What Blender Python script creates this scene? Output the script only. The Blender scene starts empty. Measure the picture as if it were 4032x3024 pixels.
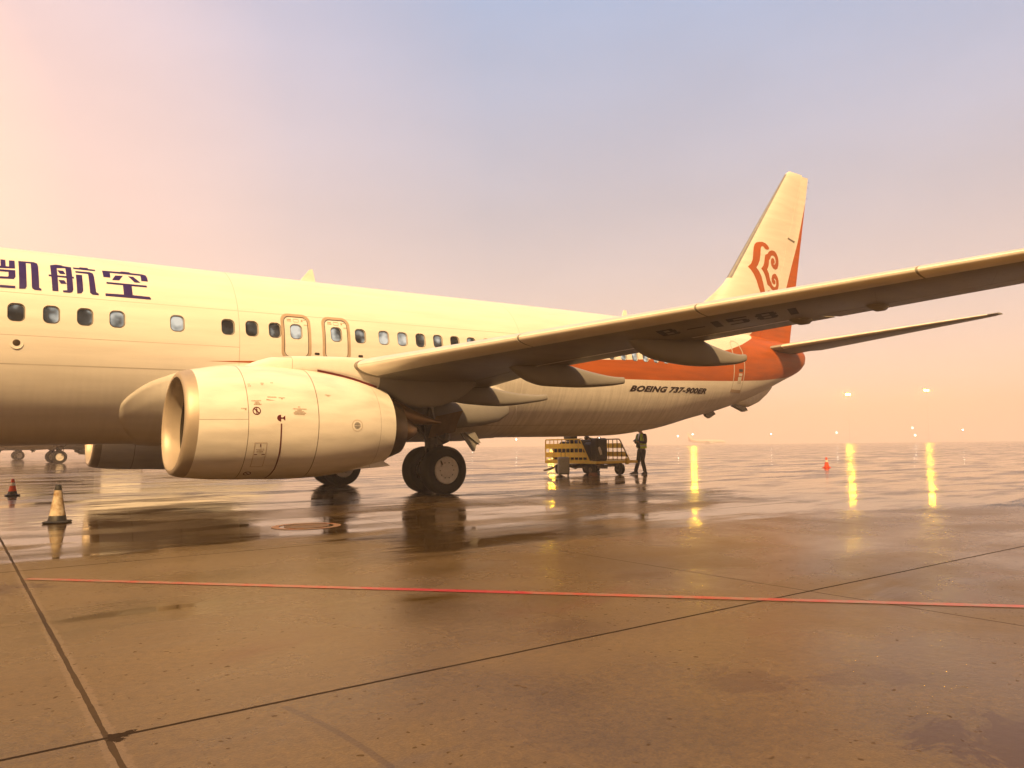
import bpy, bmesh, math, random
from mathutils import Vector, Matrix
R = math.radians
random.seed(7)
SC = bpy.context.scene
COL = SC.collection

# ------------------------------------------------------------------ camera
cam_d = bpy.data.cameras.new('camera')
cam = bpy.data.objects.new('camera', cam_d)
COL.objects.link(cam)
YAW, PIT, ROL, FPX = R(36.16), R(4.623), R(-0.642), 3003.0
fw = Vector((math.sin(YAW)*math.cos(PIT), math.cos(YAW)*math.cos(PIT), math.sin(PIT)))
rt = Vector((math.cos(YAW), -math.sin(YAW), 0.0))
up = rt.cross(fw)
r2 = rt*math.cos(ROL) + up*math.sin(ROL)
u2 = -rt*math.sin(ROL) + up*math.cos(ROL)
M = Matrix((r2, u2, -fw)).transposed().to_4x4()
CAMP = Vector((-9.199, -18.536, 1.081))
M.translation = CAMP
cam.matrix_world = M
cam_d.sensor_fit = 'HORIZONTAL'
cam_d.sensor_width = 36.0
cam_d.lens = 36.0*FPX/4032.0
cam_d.clip_start = 0.1
cam_d.clip_end = 5000
SC.camera = cam

# ------------------------------------------------------------------ render settings
SC.view_settings.view_transform = 'Standard'
SC.view_settings.look = 'None'
SC.view_settings.exposure = EXPOSURE = 0.55
SC.view_settings.gamma = 1.0
SC.view_settings.use_curve_mapping = False
SC.render.engine = 'CYCLES'
SC.cycles.use_denoising = True
SC.cycles.max_bounces = 7
SC.cycles.diffuse_bounces = 3
SC.cycles.glossy_bounces = 4
SC.cycles.transmission_bounces = 2
SC.cycles.volume_bounces = 3
SC.cycles.caustics_reflective = False
SC.cycles.caustics_refractive = False
SC.cycles.sample_clamp_indirect = 4.0
SC.cycles.blur_glossy = 0.5

# ------------------------------------------------------------------ sun (the bank of apron floodlights, seen as one warm direction)
SUN_EL, SUN_AZ = R(45), R(35)          # azimuth measured from -Y towards -X
to_sun = Vector((-math.sin(SUN_AZ)*math.cos(SUN_EL), -math.cos(SUN_AZ)*math.cos(SUN_EL), math.sin(SUN_EL)))
sl = bpy.data.lights.new('sun', 'SUN')
sl.energy = 4.5
sl.angle = R(2.5)
sl.color = (1.0, 0.63, 0.28)
so = bpy.data.objects.new('sun', sl)
COL.objects.link(so)
so.rotation_euler = to_sun.to_track_quat('Z', 'Y').to_euler()

# ------------------------------------------------------------------ world: hazy dusk sky
W = bpy.data.worlds.new('World')
SC.world = W
W.use_nodes = True
nt = W.node_tree
nt.nodes.clear()
def nd(t, typ, **k):
    n = t.nodes.new(typ)
    for a, v in k.items():
        setattr(n, a, v)
    return n
def math_n(t, op, a, b=None, c=None, clamp=False):
    n = nd(t, 'ShaderNodeMath', operation=op, use_clamp=clamp)
    for i, v in enumerate((a, b, c)):
        if v is None: continue
        if isinstance(v, (int, float)): n.inputs[i].default_value = v
        else: t.links.new(v, n.inputs[i])
    return n.outputs[0]
def ramp_n(t, fac, stops, interp='LINEAR'):
    n = nd(t, 'ShaderNodeValToRGB')
    n.color_ramp.interpolation = interp
    e = n.color_ramp.elements
    while len(e) < len(stops): e.new(0.5)
    for i, (p, c) in enumerate(stops):
        e[i].position = p
        e[i].color = (*c, 1) if not isinstance(c, (int, float)) else (c, c, c, 1)
    t.links.new(fac, n.inputs[0])
    return n.outputs[0]
def mix_n(t, fac, a, b, mode='MIX'):
    n = nd(t, 'ShaderNodeMix', data_type='RGBA', blend_type=mode)
    n.clamp_factor = True
    for i, v in ((0, fac), (6, a), (7, b)):
        if isinstance(v, (int, float)): n.inputs[i].default_value = v
        elif isinstance(v, (tuple, list)): n.inputs[i].default_value = (*v, 1)
        else: t.links.new(v, n.inputs[i])
    return n.outputs[2]
def dot_n(t, vec, d):
    n = nd(t, 'ShaderNodeVectorMath', operation='DOT_PRODUCT')
    t.links.new(vec, n.inputs[0])
    n.inputs[1].default_value = d
    return n.outputs['Value']
def world_nodes():
    t = nt
    tc = nd(t, 'ShaderNodeTexCoord')
    v = tc.outputs['Generated']
    sep = nd(t, 'ShaderNodeSeparateXYZ')
    t.links.new(v, sep.inputs[0])
    el = sep.outputs[2]
    base = ramp_n(t, el, [(0.0, (0.72, 0.46, 0.36)), (0.05, (0.62, 0.42, 0.355)), (0.16, (0.43, 0.325, 0.315)), (0.30, (0.32, 0.285, 0.325)),
                          (0.52, (0.235, 0.29, 0.425)), (0.8, (0.13, 0.15, 0.22)), (1.0, (0.10, 0.11, 0.16))])
    # fog brightened by the terminal lamps beyond the left of the view
    gl = Vector((math.sin(R(-16))*math.cos(R(14)), math.cos(R(-16))*math.cos(R(14)), math.sin(R(14))))
    g = dot_n(t, v, gl)
    gr = ramp_n(t, g, [(0.66, 0.0), (0.82, 0.14), (0.93, 0.42), (1.0, 1.0)])
    glow = mix_n(t, gr, base, (0.98, 0.55, 0.36))
    # behind the camera: dim, orange, lamp-lit fog over the terminal
    bk = ramp_n(t, math_n(t, 'MULTIPLY_ADD', sep.outputs[1], -0.5, 0.5), [(0.40, 0.0), (0.62, 1.0)])
    dim = ramp_n(t, el, [(0.0, (0.085, 0.04, 0.009)), (0.3, (0.08, 0.04, 0.012)), (1.0, (0.055, 0.045, 0.05))])
    c = mix_n(t, bk, glow, dim)
    fl = Vector((-0.985*math.cos(R(33)), -0.17*math.cos(R(33)), math.sin(R(33))))  # warm glow added out of view, fill for far engine and leading edges
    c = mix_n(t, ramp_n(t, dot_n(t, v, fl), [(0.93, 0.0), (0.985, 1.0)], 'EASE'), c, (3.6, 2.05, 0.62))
    hn = nd(t, 'ShaderNodeTexNoise'); hn.inputs['Scale'].default_value = 2.2; hn.inputs['Detail'].default_value = 5
    hm_ = nd(t, 'ShaderNodeMapping'); hm_.inputs['Scale'].default_value = (1.0, 1.0, 2.6)
    t.links.new(v, hm_.inputs[0]); t.links.new(hm_.outputs[0], hn.inputs['Vector'])
    c = mix_n(t, 1.0, c, ramp_n(t, hn.outputs['Fac'], [(0.3, 0.93), (0.7, 1.07)]), 'MULTIPLY')
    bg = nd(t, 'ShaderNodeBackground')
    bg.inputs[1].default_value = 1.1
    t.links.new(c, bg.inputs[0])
    sky = nd(t, 'ShaderNodeTexSky', sky_type='NISHITA', sun_disc=False)
    sky.sun_elevation = R(3)
    sky.sun_rotation = math.atan2(to_sun.x, to_sun.y)
    bg2 = nd(t, 'ShaderNodeBackground')
    bg2.inputs[1].default_value = 0.05
    t.links.new(sky.outputs[0], bg2.inputs[0])
    add = nd(t, 'ShaderNodeAddShader')
    t.links.new(bg.outputs[0], add.inputs[0])
    t.links.new(bg2.outputs[0], add.inputs[1])
    out = nd(t, 'ShaderNodeOutputWorld')
    t.links.new(add.outputs[0], out.inputs[0])
world_nodes()

# ------------------------------------------------------------------ materials
def new_mat(name):
    m = bpy.data.materials.new(name)
    m.use_nodes = True
    t = m.node_tree
    b = t.nodes['Principled BSDF']
    return m, t, b
def plain(name, col, rough=0.5, metal=0.0, var=0.12, scale=6.0, spec=0.5, bump=0.0, coat=0.0):
    m, t, b = new_mat(name)
    tc = nd(t, 'ShaderNodeTexCoord')
    n = nd(t, 'ShaderNodeTexNoise')
    n.inputs['Scale'].default_value = scale
    n.inputs['Detail'].default_value = 5
    t.links.new(tc.outputs['Object'], n.inputs['Vector'])
    f = ramp_n(t, n.outputs['Fac'], [(0.3, 1.0-var), (0.7, 1.0+var*0.4)])
    t.links.new(mix_n(t, 1.0, col, f, 'MULTIPLY'), b.inputs['Base Color'])
    b.inputs['Metallic'].default_value = metal
    t.links.new(math_n(t, 'MULTIPLY_ADD', n.outputs['Fac'], 0.16, rough-0.08), b.inputs['Roughness'])
    b.inputs['Specular IOR Level'].default_value = spec
    b.inputs['Coat Weight'].default_value = coat
    if bump:
        bp = nd(t, 'ShaderNodeBump')
        bp.inputs['Strength'].default_value = bump
        bp.inputs['Distance'].default_value = 0.02
        t.links.new(n.outputs['Fac'], bp.inputs['Height'])
        t.links.new(bp.outputs[0], b.inputs['Normal'])
    return m
def curve_n(t, x, pts, x0, x1, z0, z1):
    """piecewise-linear z(x) as a node; returns z"""
    mr = nd(t, 'ShaderNodeMapRange')
    t.links.new(x, mr.inputs[0])
    mr.inputs[1].default_value, mr.inputs[2].default_value = x0, x1
    fc = nd(t, 'ShaderNodeFloatCurve')
    cu = fc.mapping.curves[0]
    P = [((a-x0)/(x1-x0), (b-z0)/(z1-z0)) for a, b in pts]
    while len(cu.points) < len(P): cu.points.new(0.5, 0.5)
    for q, p in zip(cu.points, P):
        q.location = p
        q.handle_type = 'VECTOR'
    fc.mapping.update()
    t.links.new(mr.outputs[0], fc.inputs['Value'])
    return math_n(t, 'MULTIPLY_ADD', fc.outputs[0], z1-z0, z0)
ORANGE = (0.47, 0.108, 0.018)
def aircraft_paint():
    m, t, b = new_mat('aircraft_paint')
    tc = nd(t, 'ShaderNodeTexCoord')
    sep = nd(t, 'ShaderNodeSeparateXYZ')
    t.links.new(tc.outputs['Object'], sep.inputs[0])
    x, y, z = sep.outputs
    # long faint dirt streaks along the airflow, vertical run-off streaks low on the rear
    mp = nd(t, 'ShaderNodeMapping'); mp.inputs['Scale'].default_value = (0.35, 2.0, 3.5)
    t.links.new(tc.outputs['Object'], mp.inputs[0])
    n1 = nd(t, 'ShaderNodeTexNoise'); n1.inputs['Scale'].default_value = 1.6; n1.inputs['Detail'].default_value = 7
    t.links.new(mp.outputs[0], n1.inputs['Vector'])
    mp2 = nd(t, 'ShaderNodeMapping'); mp2.inputs['Scale'].default_value = (5.0, 0.6, 0.5); mp2.inputs['Rotation'].default_value = (0, R(12), 0)
    t.links.new(tc.outputs['Object'], mp2.inputs[0])
    n2 = nd(t, 'ShaderNodeTexNoise'); n2.inputs['Scale'].default_value = 2.2; n2.inputs['Detail'].default_value = 6
    t.links.new(mp2.outputs[0], n2.inputs['Vector'])
    d1 = ramp_n(t, n1.outputs['Fac'], [(0.35, 0.91), (0.62, 1.0)])
    d2 = ramp_n(t, n2.outputs['Fac'], [(0.38, 0.72), (0.60, 1.0)])
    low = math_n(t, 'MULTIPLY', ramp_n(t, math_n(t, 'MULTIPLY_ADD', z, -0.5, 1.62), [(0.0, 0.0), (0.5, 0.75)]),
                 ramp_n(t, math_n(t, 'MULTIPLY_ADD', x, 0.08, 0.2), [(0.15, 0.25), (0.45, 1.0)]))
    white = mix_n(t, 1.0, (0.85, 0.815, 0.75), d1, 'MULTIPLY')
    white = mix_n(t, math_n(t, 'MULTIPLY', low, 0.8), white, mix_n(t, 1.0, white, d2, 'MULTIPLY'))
    zt = curve_n(t, x, [(-6, 2.975), (-4.94, 2.985), (-3.8, 3.04), (-1, 3.2), (3, 3.41), (7.29, 3.58), (8.94, 3.70), (11.5, 3.97), (13.45, 4.34), (14.28, 4.56), (15.41, 4.92),
                        (16.5, 5.62), (17.6, 6.42), (18.5, 7.25), (19.5, 9.3), (20.35, 11.5), (20.7, 12.4), (22, 12.4)], -6, 22, 0, 14)
    zb = curve_n(t, x, [(-6, 2.985), (-4.94, 2.985), (7.2, 2.99), (9.3, 3.02), (13.5, 3.17), (15.6, 3.28), (17.7, 3.48), (19.5, 3.72), (22, 4.0)], -6, 22, 0, 14)
    om = math_n(t, 'MULTIPLY', math_n(t, 'LESS_THAN', z, zt), math_n(t, 'GREATER_THAN', z, zb))
    od = ramp_n(t, n1.outputs['Fac'], [(0.3, 0.8), (0.65, 1.05)])
    orange = mix_n(t, 1.0, ORANGE, od, 'MULTIPLY')
    col = mix_n(t, om, white, orange)
    # skin joints
    def line(c, p, w):
        return math_n(t, 'LESS_THAN', math_n(t, 'ABSOLUTE', math_n(t, 'SUBTRACT', c, p)), w)
    fus = math_n(t, 'LESS_THAN', z, 5.4)
    L = math_n(t, 'MULTIPLY', line(z, 4.125, 0.006), math_n(t, 'LESS_THAN', x, 13))
    L2 = math_n(t, 'MULTIPLY', line(z, 3.31, 0.006), math_n(t, 'LESS_THAN', x, -4.265))
    L3 = math_n(t, 'MULTIPLY', line(z, 2.78, 0.012), math_n(t, 'LESS_THAN', x, -4.265))
    L4 = math_n(t, 'MULTIPLY', line(z, 1.62, 0.006), math_n(t, 'GREATER_THAN', x, 2.0))
    V = line(x, -4.265, 0.006)
    for xs in (-14.0, 3.4, 9.6, 15.2):
        V = math_n(t, 'MAXIMUM', V, line(x, xs, 0.005))
    seam = math_n(t, 'MULTIPLY', math_n(t, 'MAXIMUM', math_n(t, 'MAXIMUM', L, L2), math_n(t, 'MAXIMUM', V, math_n(t, 'MAXIMUM', L3, L4))), fus)
    seam = math_n(t, 'MULTIPLY', seam, ramp_n(t, n1.outputs['Fac'], [(0.3, 0.25), (0.7, 0.62)]))
    col = mix_n(t, seam, col, (0.16, 0.10, 0.06))
    t.links.new(col, b.inputs['Base Color'])
    t.links.new(math_n(t, 'MULTIPLY_ADD', n1.outputs['Fac'], 0.3, 0.26), b.inputs['Roughness'])
    b.inputs['Specular IOR Level'].default_value = 0.28
    bp = nd(t, 'ShaderNodeBump'); bp.inputs['Strength'].default_value = 0.05; bp.inputs['Distance'].default_value = 0.05
    n3 = nd(t, 'ShaderNodeTexNoise'); n3.inputs['Scale'].default_value = 1.4; n3.inputs['Detail'].default_value = 2
    t.links.new(tc.outputs['Object'], n3.inputs['Vector'])
    t.links.new(n3.outputs['Fac'], bp.inputs['Height'])
    t.links.new(bp.outputs[0], b.inputs['Normal'])
    return m
def cowl_paint():
    m, t, b = new_mat('cowl_paint')
    tc = nd(t, 'ShaderNodeTexCoord')
    sep = nd(t, 'ShaderNodeSeparateXYZ')
    t.links.new(tc.outputs['Object'], sep.inputs[0])
    x, y, z = sep.outputs
    mp = nd(t, 'ShaderNodeMapping'); mp.inputs['Scale'].default_value = (0.7, 2.5, 3.0)
    t.links.new(tc.outputs['Object'], mp.inputs[0])
    n1 = nd(t, 'ShaderNodeTexNoise'); n1.inputs['Scale'].default_value = 1.5; n1.inputs['Detail'].default_value = 7
    t.links.new(mp.outputs[0], n1.inputs['Vector'])
    d = ramp_n(t, n1.outputs['Fac'], [(0.32, 0.80), (0.6, 1.0)])
    col = mix_n(t, 1.0, (0.85, 0.815, 0.75), d, 'MULTIPLY')
    S = None
    for xs, w in ((-5.28, 0.006), (-4.07, 0.008), (-2.78, 0.003)):
        l = math_n(t, 'LESS_THAN', math_n(t, 'ABSOLUTE', math_n(t, 'SUBTRACT', x, xs)), w)
        S = l if S is None else math_n(t, 'MAXIMUM', S, l)
    h = math_n(t, 'MULTIPLY', math_n(t, 'LESS_THAN', math_n(t, 'ABSOLUTE', math_n(t, 'SUBTRACT', z, 1.62)), 0.004), math_n(t, 'LESS_THAN', x, -5.28))
    S = math_n(t, 'MULTIPLY', math_n(t, 'MAXIMUM', S, h), 0.8)
    col = mix_n(t, S, col, (0.10, 0.06, 0.035))
    t.links.new(col, b.inputs['Base Color'])
    t.links.new(math_n(t, 'MULTIPLY_ADD', n1.outputs['Fac'], 0.3, 0.24), b.inputs['Roughness'])
    b.inputs['Specular IOR Level'].default_value = 0.28
    return m
def pane_mat():
    m, t, b = new_mat('cabin_glass')
    tc = nd(t, 'ShaderNodeTexCoord'); oi = nd(t, 'ShaderNodeObjectInfo')
    n = nd(t, 'ShaderNodeTexNoise'); n.noise_dimensions = '4D'
    n.inputs['Scale'].default_value = 4.0; n.inputs['Detail'].default_value = 1.5
    t.links.new(tc.outputs['Object'], n.inputs['Vector'])
    t.links.new(math_n(t, 'MULTIPLY', oi.outputs['Random'], 40.0), n.inputs['W'])
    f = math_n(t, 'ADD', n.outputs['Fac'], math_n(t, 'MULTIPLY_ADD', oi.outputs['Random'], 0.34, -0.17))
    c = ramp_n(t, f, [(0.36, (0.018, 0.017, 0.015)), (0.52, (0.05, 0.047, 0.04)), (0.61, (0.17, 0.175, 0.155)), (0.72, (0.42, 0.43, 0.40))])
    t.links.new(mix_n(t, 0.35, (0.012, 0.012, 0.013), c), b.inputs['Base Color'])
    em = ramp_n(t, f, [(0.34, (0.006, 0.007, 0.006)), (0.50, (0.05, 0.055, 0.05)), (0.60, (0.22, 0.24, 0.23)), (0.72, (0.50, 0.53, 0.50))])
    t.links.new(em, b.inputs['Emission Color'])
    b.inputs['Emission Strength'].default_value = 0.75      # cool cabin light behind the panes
    b.inputs['Roughness'].default_value = 0.12
    b.inputs['Coat Weight'].default_value = 0.6
    return m
def ground_mat():
    m, t, b = new_mat('wet_concrete')
    geo = nd(t, 'ShaderNodeNewGeometry')
    sep = nd(t, 'ShaderNodeSeparateXYZ')
    t.links.new(geo.outputs['Position'], sep.inputs[0])
    x, y, z = sep.outputs
    def noise(scale, sx=1.0, sy=1.0, rot=0.0, det=5.0, rough=0.55, dist=0.0):
        mp = nd(t, 'ShaderNodeMapping')
        mp.inputs['Scale'].default_value = (sx, sy, 1.0); mp.inputs['Rotation'].default_value = (0, 0, rot)
        t.links.new(geo.outputs['Position'], mp.inputs[0])
        n = nd(t, 'ShaderNodeTexNoise'); n.inputs['Scale'].default_value = scale; n.inputs['Detail'].default_value = det
        n.inputs['Roughness'].default_value = rough; n.inputs['Distortion'].default_value = dist
        t.links.new(mp.outputs[0], n.inputs['Vector'])
        return n.outputs['Fac']
    big = noise(0.16, det=4)
    med = noise(0.8, det=6)
    fine = noise(22.0, det=6, rough=0.7)
    grit = noise(90.0, det=3, rough=0.6)
    col = ramp_n(t, math_n(t, 'MULTIPLY_ADD', med, 0.6, math_n(t, 'MULTIPLY', big, 0.4)), [(0.30, (0.060, 0.035, 0.009)), (0.5, (0.128, 0.080, 0.024)), (0.70, (0.185, 0.122, 0.042))])
    col = mix_n(t, 1.0, col, ramp_n(t, fine, [(0.3, 0.72), (0.7, 1.18)]), 'MULTIPLY')
    col = mix_n(t, 1.0, col, ramp_n(t, grit, [(0.3, 0.78), (0.7, 1.2)]), 'MULTIPLY')
    # pits and popped aggregate
    vo = nd(t, 'ShaderNodeTexVoronoi'); vo.inputs['Scale'].default_value = 15.0; vo.inputs['Randomness'].default_value = 1.0
    wn = nd(t, 'ShaderNodeVectorMath', operation='ADD')
    nz = nd(t, 'ShaderNodeTexNoise'); nz.inputs['Scale'].default_value = 9.0
    t.links.new(geo.outputs['Position'], nz.inputs['Vector'])
    sc = nd(t, 'ShaderNodeVectorMath', operation='SCALE'); sc.inputs['Scale'].default_value = 0.10
    t.links.new(nz.outputs['Color'], sc.inputs[0])
    t.links.new(geo.outputs['Position'], wn.inputs[0]); t.links.new(sc.outputs[0], wn.inputs[1])
    t.links.new(wn.outputs[0], vo.inputs['Vector'])
    pitsel = math_n(t, 'GREATER_THAN', noise(0.55, det=5, rough=0.75), 0.50)
    pit = math_n(t, 'MULTIPLY', math_n(t, 'LESS_THAN', vo.outputs['Distance'], math_n(t, 'MULTIPLY', noise(2.3, det=5, rough=0.8), 0.25)), pitsel)
    # brown stains
    st = ramp_n(t, noise(0.45, 1.0, 1.3, 0.6, 6, 0.65, 0.6), [(0.60, 0.0), (0.70, 0.75)])
    col = mix_n(t, st, col, (0.12, 0.055, 0.018))
    for (sx_, sy_, rr_, k_) in ((-6.15, -17.35, 0.42, 0.9), (-6.25, -16.25, 0.26, 0.5), (-5.75, -16.55, 0.25, 0.5), (-3.85, -15.7, 0.16, 0.45), (-8.95, -11.3, 0.5, 0.8), (-4.55, -14.05, 0.35, 0.45), (-6.2, -15.0, 0.3, 0.3)):
        dn_ = nd(t, 'ShaderNodeVectorMath', operation='DISTANCE')
        t.links.new(geo.outputs['Position'], dn_.inputs[0]); dn_.inputs[1].default_value = (sx_, sy_, 0)
        sm_ = math_n(t, 'ADD', math_n(t, 'MULTIPLY', dn_.outputs['Value'], 1.0/rr_), math_n(t, 'MULTIPLY_ADD', noise(3.2, 0.8, 1.2, 0.5, 9, 0.8, 0.5), 4.2, -2.1))
        col = mix_n(t, ramp_n(t, sm_, [(0.55, k_), (0.85, 0.0)]), col, (0.060, 0.028, 0.006))
    # faint dark arc left by a turning tyre
    ar = nd(t, 'ShaderNodeVectorMath', operation='DISTANCE')
    t.links.new(geo.outputs['Position'], ar.inputs[0]); ar.inputs[1].default_value = (-11.6, -16.05, 0)
    am = math_n(t, 'LESS_THAN', math_n(t, 'ABSOLUTE', math_n(t, 'SUBTRACT', ar.outputs['Value'], 3.64)), math_n(t, 'MULTIPLY', fine, 0.030))
    am = math_n(t, 'MULTIPLY', am, math_n(t, 'MULTIPLY', math_n(t, 'LESS_THAN', y, -15.3), math_n(t, 'GREATER_THAN', x, -8.5)))
    col = mix_n(t, math_n(t, 'MULTIPLY', am, 0.45), col, (0.05, 0.028, 0.012))
    # slab joints: 4.57 m bays, one wide sealed joint at x = -8.69
    def dline(c, p): return math_n(t, 'ABSOLUTE', math_n(t, 'SUBTRACT', c, p))
    wob = math_n(t, 'MULTIPLY_ADD', noise(3.0, det=4), 0.012, -0.006)
    xx = math_n(t, 'ADD', x, wob); yy = math_n(t, 'ADD', y, wob)
    fx = math_n(t, 'ABSOLUTE', math_n(t, 'SUBTRACT', math_n(t, 'PINGPONG', math_n(t, 'ADD', xx, 8.69+457.0), 2.285), 0.0))
    fy = math_n(t, 'ABSOLUTE', math_n(t, 'PINGPONG', math_n(t, 'ADD', yy, 15.23+500.0), 2.5))
    jx = math_n(t, 'MULTIPLY', math_n(t, 'LESS_THAN', fx, 0.007), 0.7)
    jy = math_n(t, 'LESS_THAN', fy, 0.011)
    sd = dline(xx, -8.69)
    seal = math_n(t, 'LESS_THAN', sd, math_n(t, 'MULTIPLY_ADD', noise(1.7, det=6, rough=0.75), 0.024, 0.0))
    spall = nd(t, 'ShaderNodeVectorMath', operation='DISTANCE')
    t.links.new(wn.outputs[0], spall.inputs[0]); spall.inputs[1].default_value = (-8.60, -15.18, 0.05)
    sp = math_n(t, 'LESS_THAN', spall.outputs['Value'], math_n(t, 'MULTIPLY_ADD', fine, 0.16, -0.03))
    joint = math_n(t, 'MAXIMUM', math_n(t, 'MAXIMUM', jx, jy), math_n(t, 'MAXIMUM', math_n(t, 'MULTIPLY', seal, 0.75), sp))
    # faint light border of the wide joint
    edge = math_n(t, 'MULTIPLY', math_n(t, 'LESS_THAN', sd, math_n(t, 'MULTIPLY', fine, 0.075)), 0.15)
    col = mix_n(t, edge, col, (0.33, 0.24, 0.17))
    col = mix_n(t, math_n(t, 'MULTIPLY', pit, 0.55), col, (0.045, 0.025, 0.010))
    col = mix_n(t, math_n(t, 'MULTIPLY', joint, 0.92), col, (0.022, 0.014, 0.010))
    # standing water: deeper beyond a line under the aircraft, broken by streaky drier bands
    far = math_n(t, 'ADD', math_n(t, 'MULTIPLY', x, 0.30), math_n(t, 'MULTIPLY', y, 0.95))
    bias = nd(t, 'ShaderNodeMapRange'); bias.clamp = True
    t.links.new(far, bias.inputs[0])
    for i, v in enumerate((-17.5, -5.5, -0.10, 0.034)): bias.inputs[i+1].default_value = v
    streak = noise(0.34, 0.22, 1.0, R(-16), 7, 0.62, 0.4)
    blot = noise(0.28, 1.0, 1.0, 0.4, 6, 0.62, 0.3)
    w = math_n(t, 'ADD', math_n(t, 'ADD', math_n(t, 'MULTIPLY', streak, 0.72), math_n(t, 'MULTIPLY', blot, 0.28)), bias.outputs[0])
    pud = ramp_n(t, w, [(0.455, 0.0), (0.482, 0.35), (0.508, 1.0)])
    soak = nd(t, 'ShaderNodeMapRange'); soak.clamp = True
    t.links.new(far, soak.inputs[0])
    for i, v in enumerate((-13.0, -7.5, 0.0, 0.7)): soak.inputs[i+1].default_value = v
    dark = mix_n(t, math_n(t, 'MAXIMUM', soak.outputs[0], math_n(t, 'MULTIPLY', pud, 0.8)), col, mix_n(t, 1.0, col, (0.24, 0.20, 0.16), 'MULTIPLY'))
    t.links.new(dark, b.inputs['Base Color'])
    damp = ramp_n(t, math_n(t, 'MULTIPLY_ADD', med, 0.5, math_n(t, 'MULTIPLY', blot, 0.5)), [(0.38, 0.13), (0.60, 0.40)])
    wetr = ramp_n(t, noise(1.1, 0.35, 1.0, R(-16), 5, 0.6), [(0.42, 0.03), (0.62, 0.21)])
    rgh = mix_n(t, pud, damp, wetr)
    hole = math_n(t, 'MAXIMUM', math_n(t, 'MULTIPLY', joint, 0.9), math_n(t, 'MULTIPLY', pit, 0.5))
    t.links.new(mix_n(t, hole, rgh, (0.9, 0.9, 0.9)), b.inputs['Roughness'])
    b.inputs['IOR'].default_value = 1.33
    t.links.new(math_n(t, 'MULTIPLY', math_n(t, 'MULTIPLY_ADD', pud, 0.10, 0.48), math_n(t, 'MULTIPLY_ADD', hole, -0.85, 1.0)), b.inputs['Specular IOR Level'])
    # relief of the concrete, drowned by water
    h = math_n(t, 'ADD', math_n(t, 'MULTIPLY', fine, 0.5), math_n(t, 'ADD', math_n(t, 'MULTIPLY', grit, 0.25), math_n(t, 'ADD', math_n(t, 'MULTIPLY', pit, -1.2), math_n(t, 'MULTIPLY', joint, -2.0))))
    bp = nd(t, 'ShaderNodeBump'); bp.inputs['Distance'].default_value = 0.006
    t.links.new(math_n(t, 'MULTIPLY_ADD', pud, -0.62, 0.65, clamp=True), bp.inputs['Strength'])
    t.links.new(h, bp.inputs['Height'])
    rip = math_n(t, 'ADD', noise(1.3, 0.5, 1.0, 0.3, 3, 0.5), math_n(t, 'MULTIPLY', noise(5.0, 0.35, 1.0, 0.6, 3, 0.5), 0.22))
    bp2 = nd(t, 'ShaderNodeBump'); bp2.inputs['Distance'].default_value = 0.01; bp2.inputs['Strength'].default_value = 0.16
    t.links.new(rip, bp2.inputs['Height'])
    t.links.new(bp.outputs[0], bp2.inputs['Normal'])
    t.links.new(bp2.outputs[0], b.inputs['Normal'])
    return m
def line_paint(name='red_line_paint', wear=0.0):
    m, t, b = new_mat(name)
    geo = nd(t, 'ShaderNodeNewGeometry')
    n = nd(t, 'ShaderNodeTexNoise'); n.inputs['Scale'].default_value = 5.0; n.inputs['Detail'].default_value = 8; n.inputs['Roughness'].default_value = 0.7
    t.links.new(geo.outputs['Position'], n.inputs['Vector'])
    n2 = nd(t, 'ShaderNodeTexNoise'); n2.inputs['Scale'].default_value = 0.5; n2.inputs['Detail'].default_value = 3
    t.links.new(geo.outputs['Position'], n2.inputs['Vector'])
    c = ramp_n(t, n2.outputs['Fac'], [(0.35, (0.38, 0.030, 0.010)), (0.65, (0.42, 0.065, 0.020))])
    c = mix_n(t, ramp_n(t, n.outputs['Fac'], [(0.42-wear, 0.0), (0.60-wear, 0.9)]), c, (0.24, 0.16, 0.10))
    t.links.new(c, b.inputs['Base Color'])
    if not wear:      # the freshly repainted stretch
        sp_ = nd(t, 'ShaderNodeSeparateXYZ'); t.links.new(geo.outputs['Position'], sp_.inputs[0])
        fr = math_n(t, 'MULTIPLY', math_n(t, 'GREATER_THAN', sp_.outputs[0], -6.62), math_n(t, 'LESS_THAN', sp_.outputs[0], -5.75))
        c2 = mix_n(t, ramp_n(t, n.outputs['Fac'], [(0.52, 0.0), (0.68, 0.8)]), (0.40, 0.014, 0.006), c)
        c = mix_n(t, fr, c, c2)
        t.links.new(c, b.inputs['Base Color'])
    b.inputs['Roughness'].default_value = 0.33
    return m
def dirty(name, base, grime, lo, hi, scale, rough=0.6):
    m, t, b = new_mat(name)
    tc = nd(t, 'ShaderNodeTexCoord')
    n = nd(t, 'ShaderNodeTexNoise'); n.inputs['Scale'].default_value = scale; n.inputs['Detail'].default_value = 8; n.inputs['Roughness'].default_value = 0.7
    t.links.new(tc.outputs['Object'], n.inputs['Vector'])
    t.links.new(mix_n(t, ramp_n(t, n.outputs['Fac'], [(lo, 0.0), (hi, 1.0)]), base, grime), b.inputs['Base Color'])
    b.inputs['Roughness'].default_value = rough
    return m
def lamp_mat(name, col, strength):
    m, t, b = new_mat(name)
    b.inputs['Base Color'].default_value = (0.8, 0.8, 0.8, 1)
    b.inputs['Emission Color'].default_value = (*col, 1)
    b.inputs['Emission Strength'].default_value = strength
    return m
PAINT = aircraft_paint(); COWL = cowl_paint(); GLASS = pane_mat(); GROUND = ground_mat(); REDLINE = line_paint(); REDWORN = line_paint('worn_red_paint', 0.12)
GASKET = plain('window_gasket', (0.03, 0.028, 0.026), 0.6)
REVEAL = plain('window_reveal', (0.62, 0.58, 0.52), 0.45)
METAL = plain('bare_metal', (0.86, 0.81, 0.72), 0.34, 0.35, 0.08, 3.0)
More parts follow.
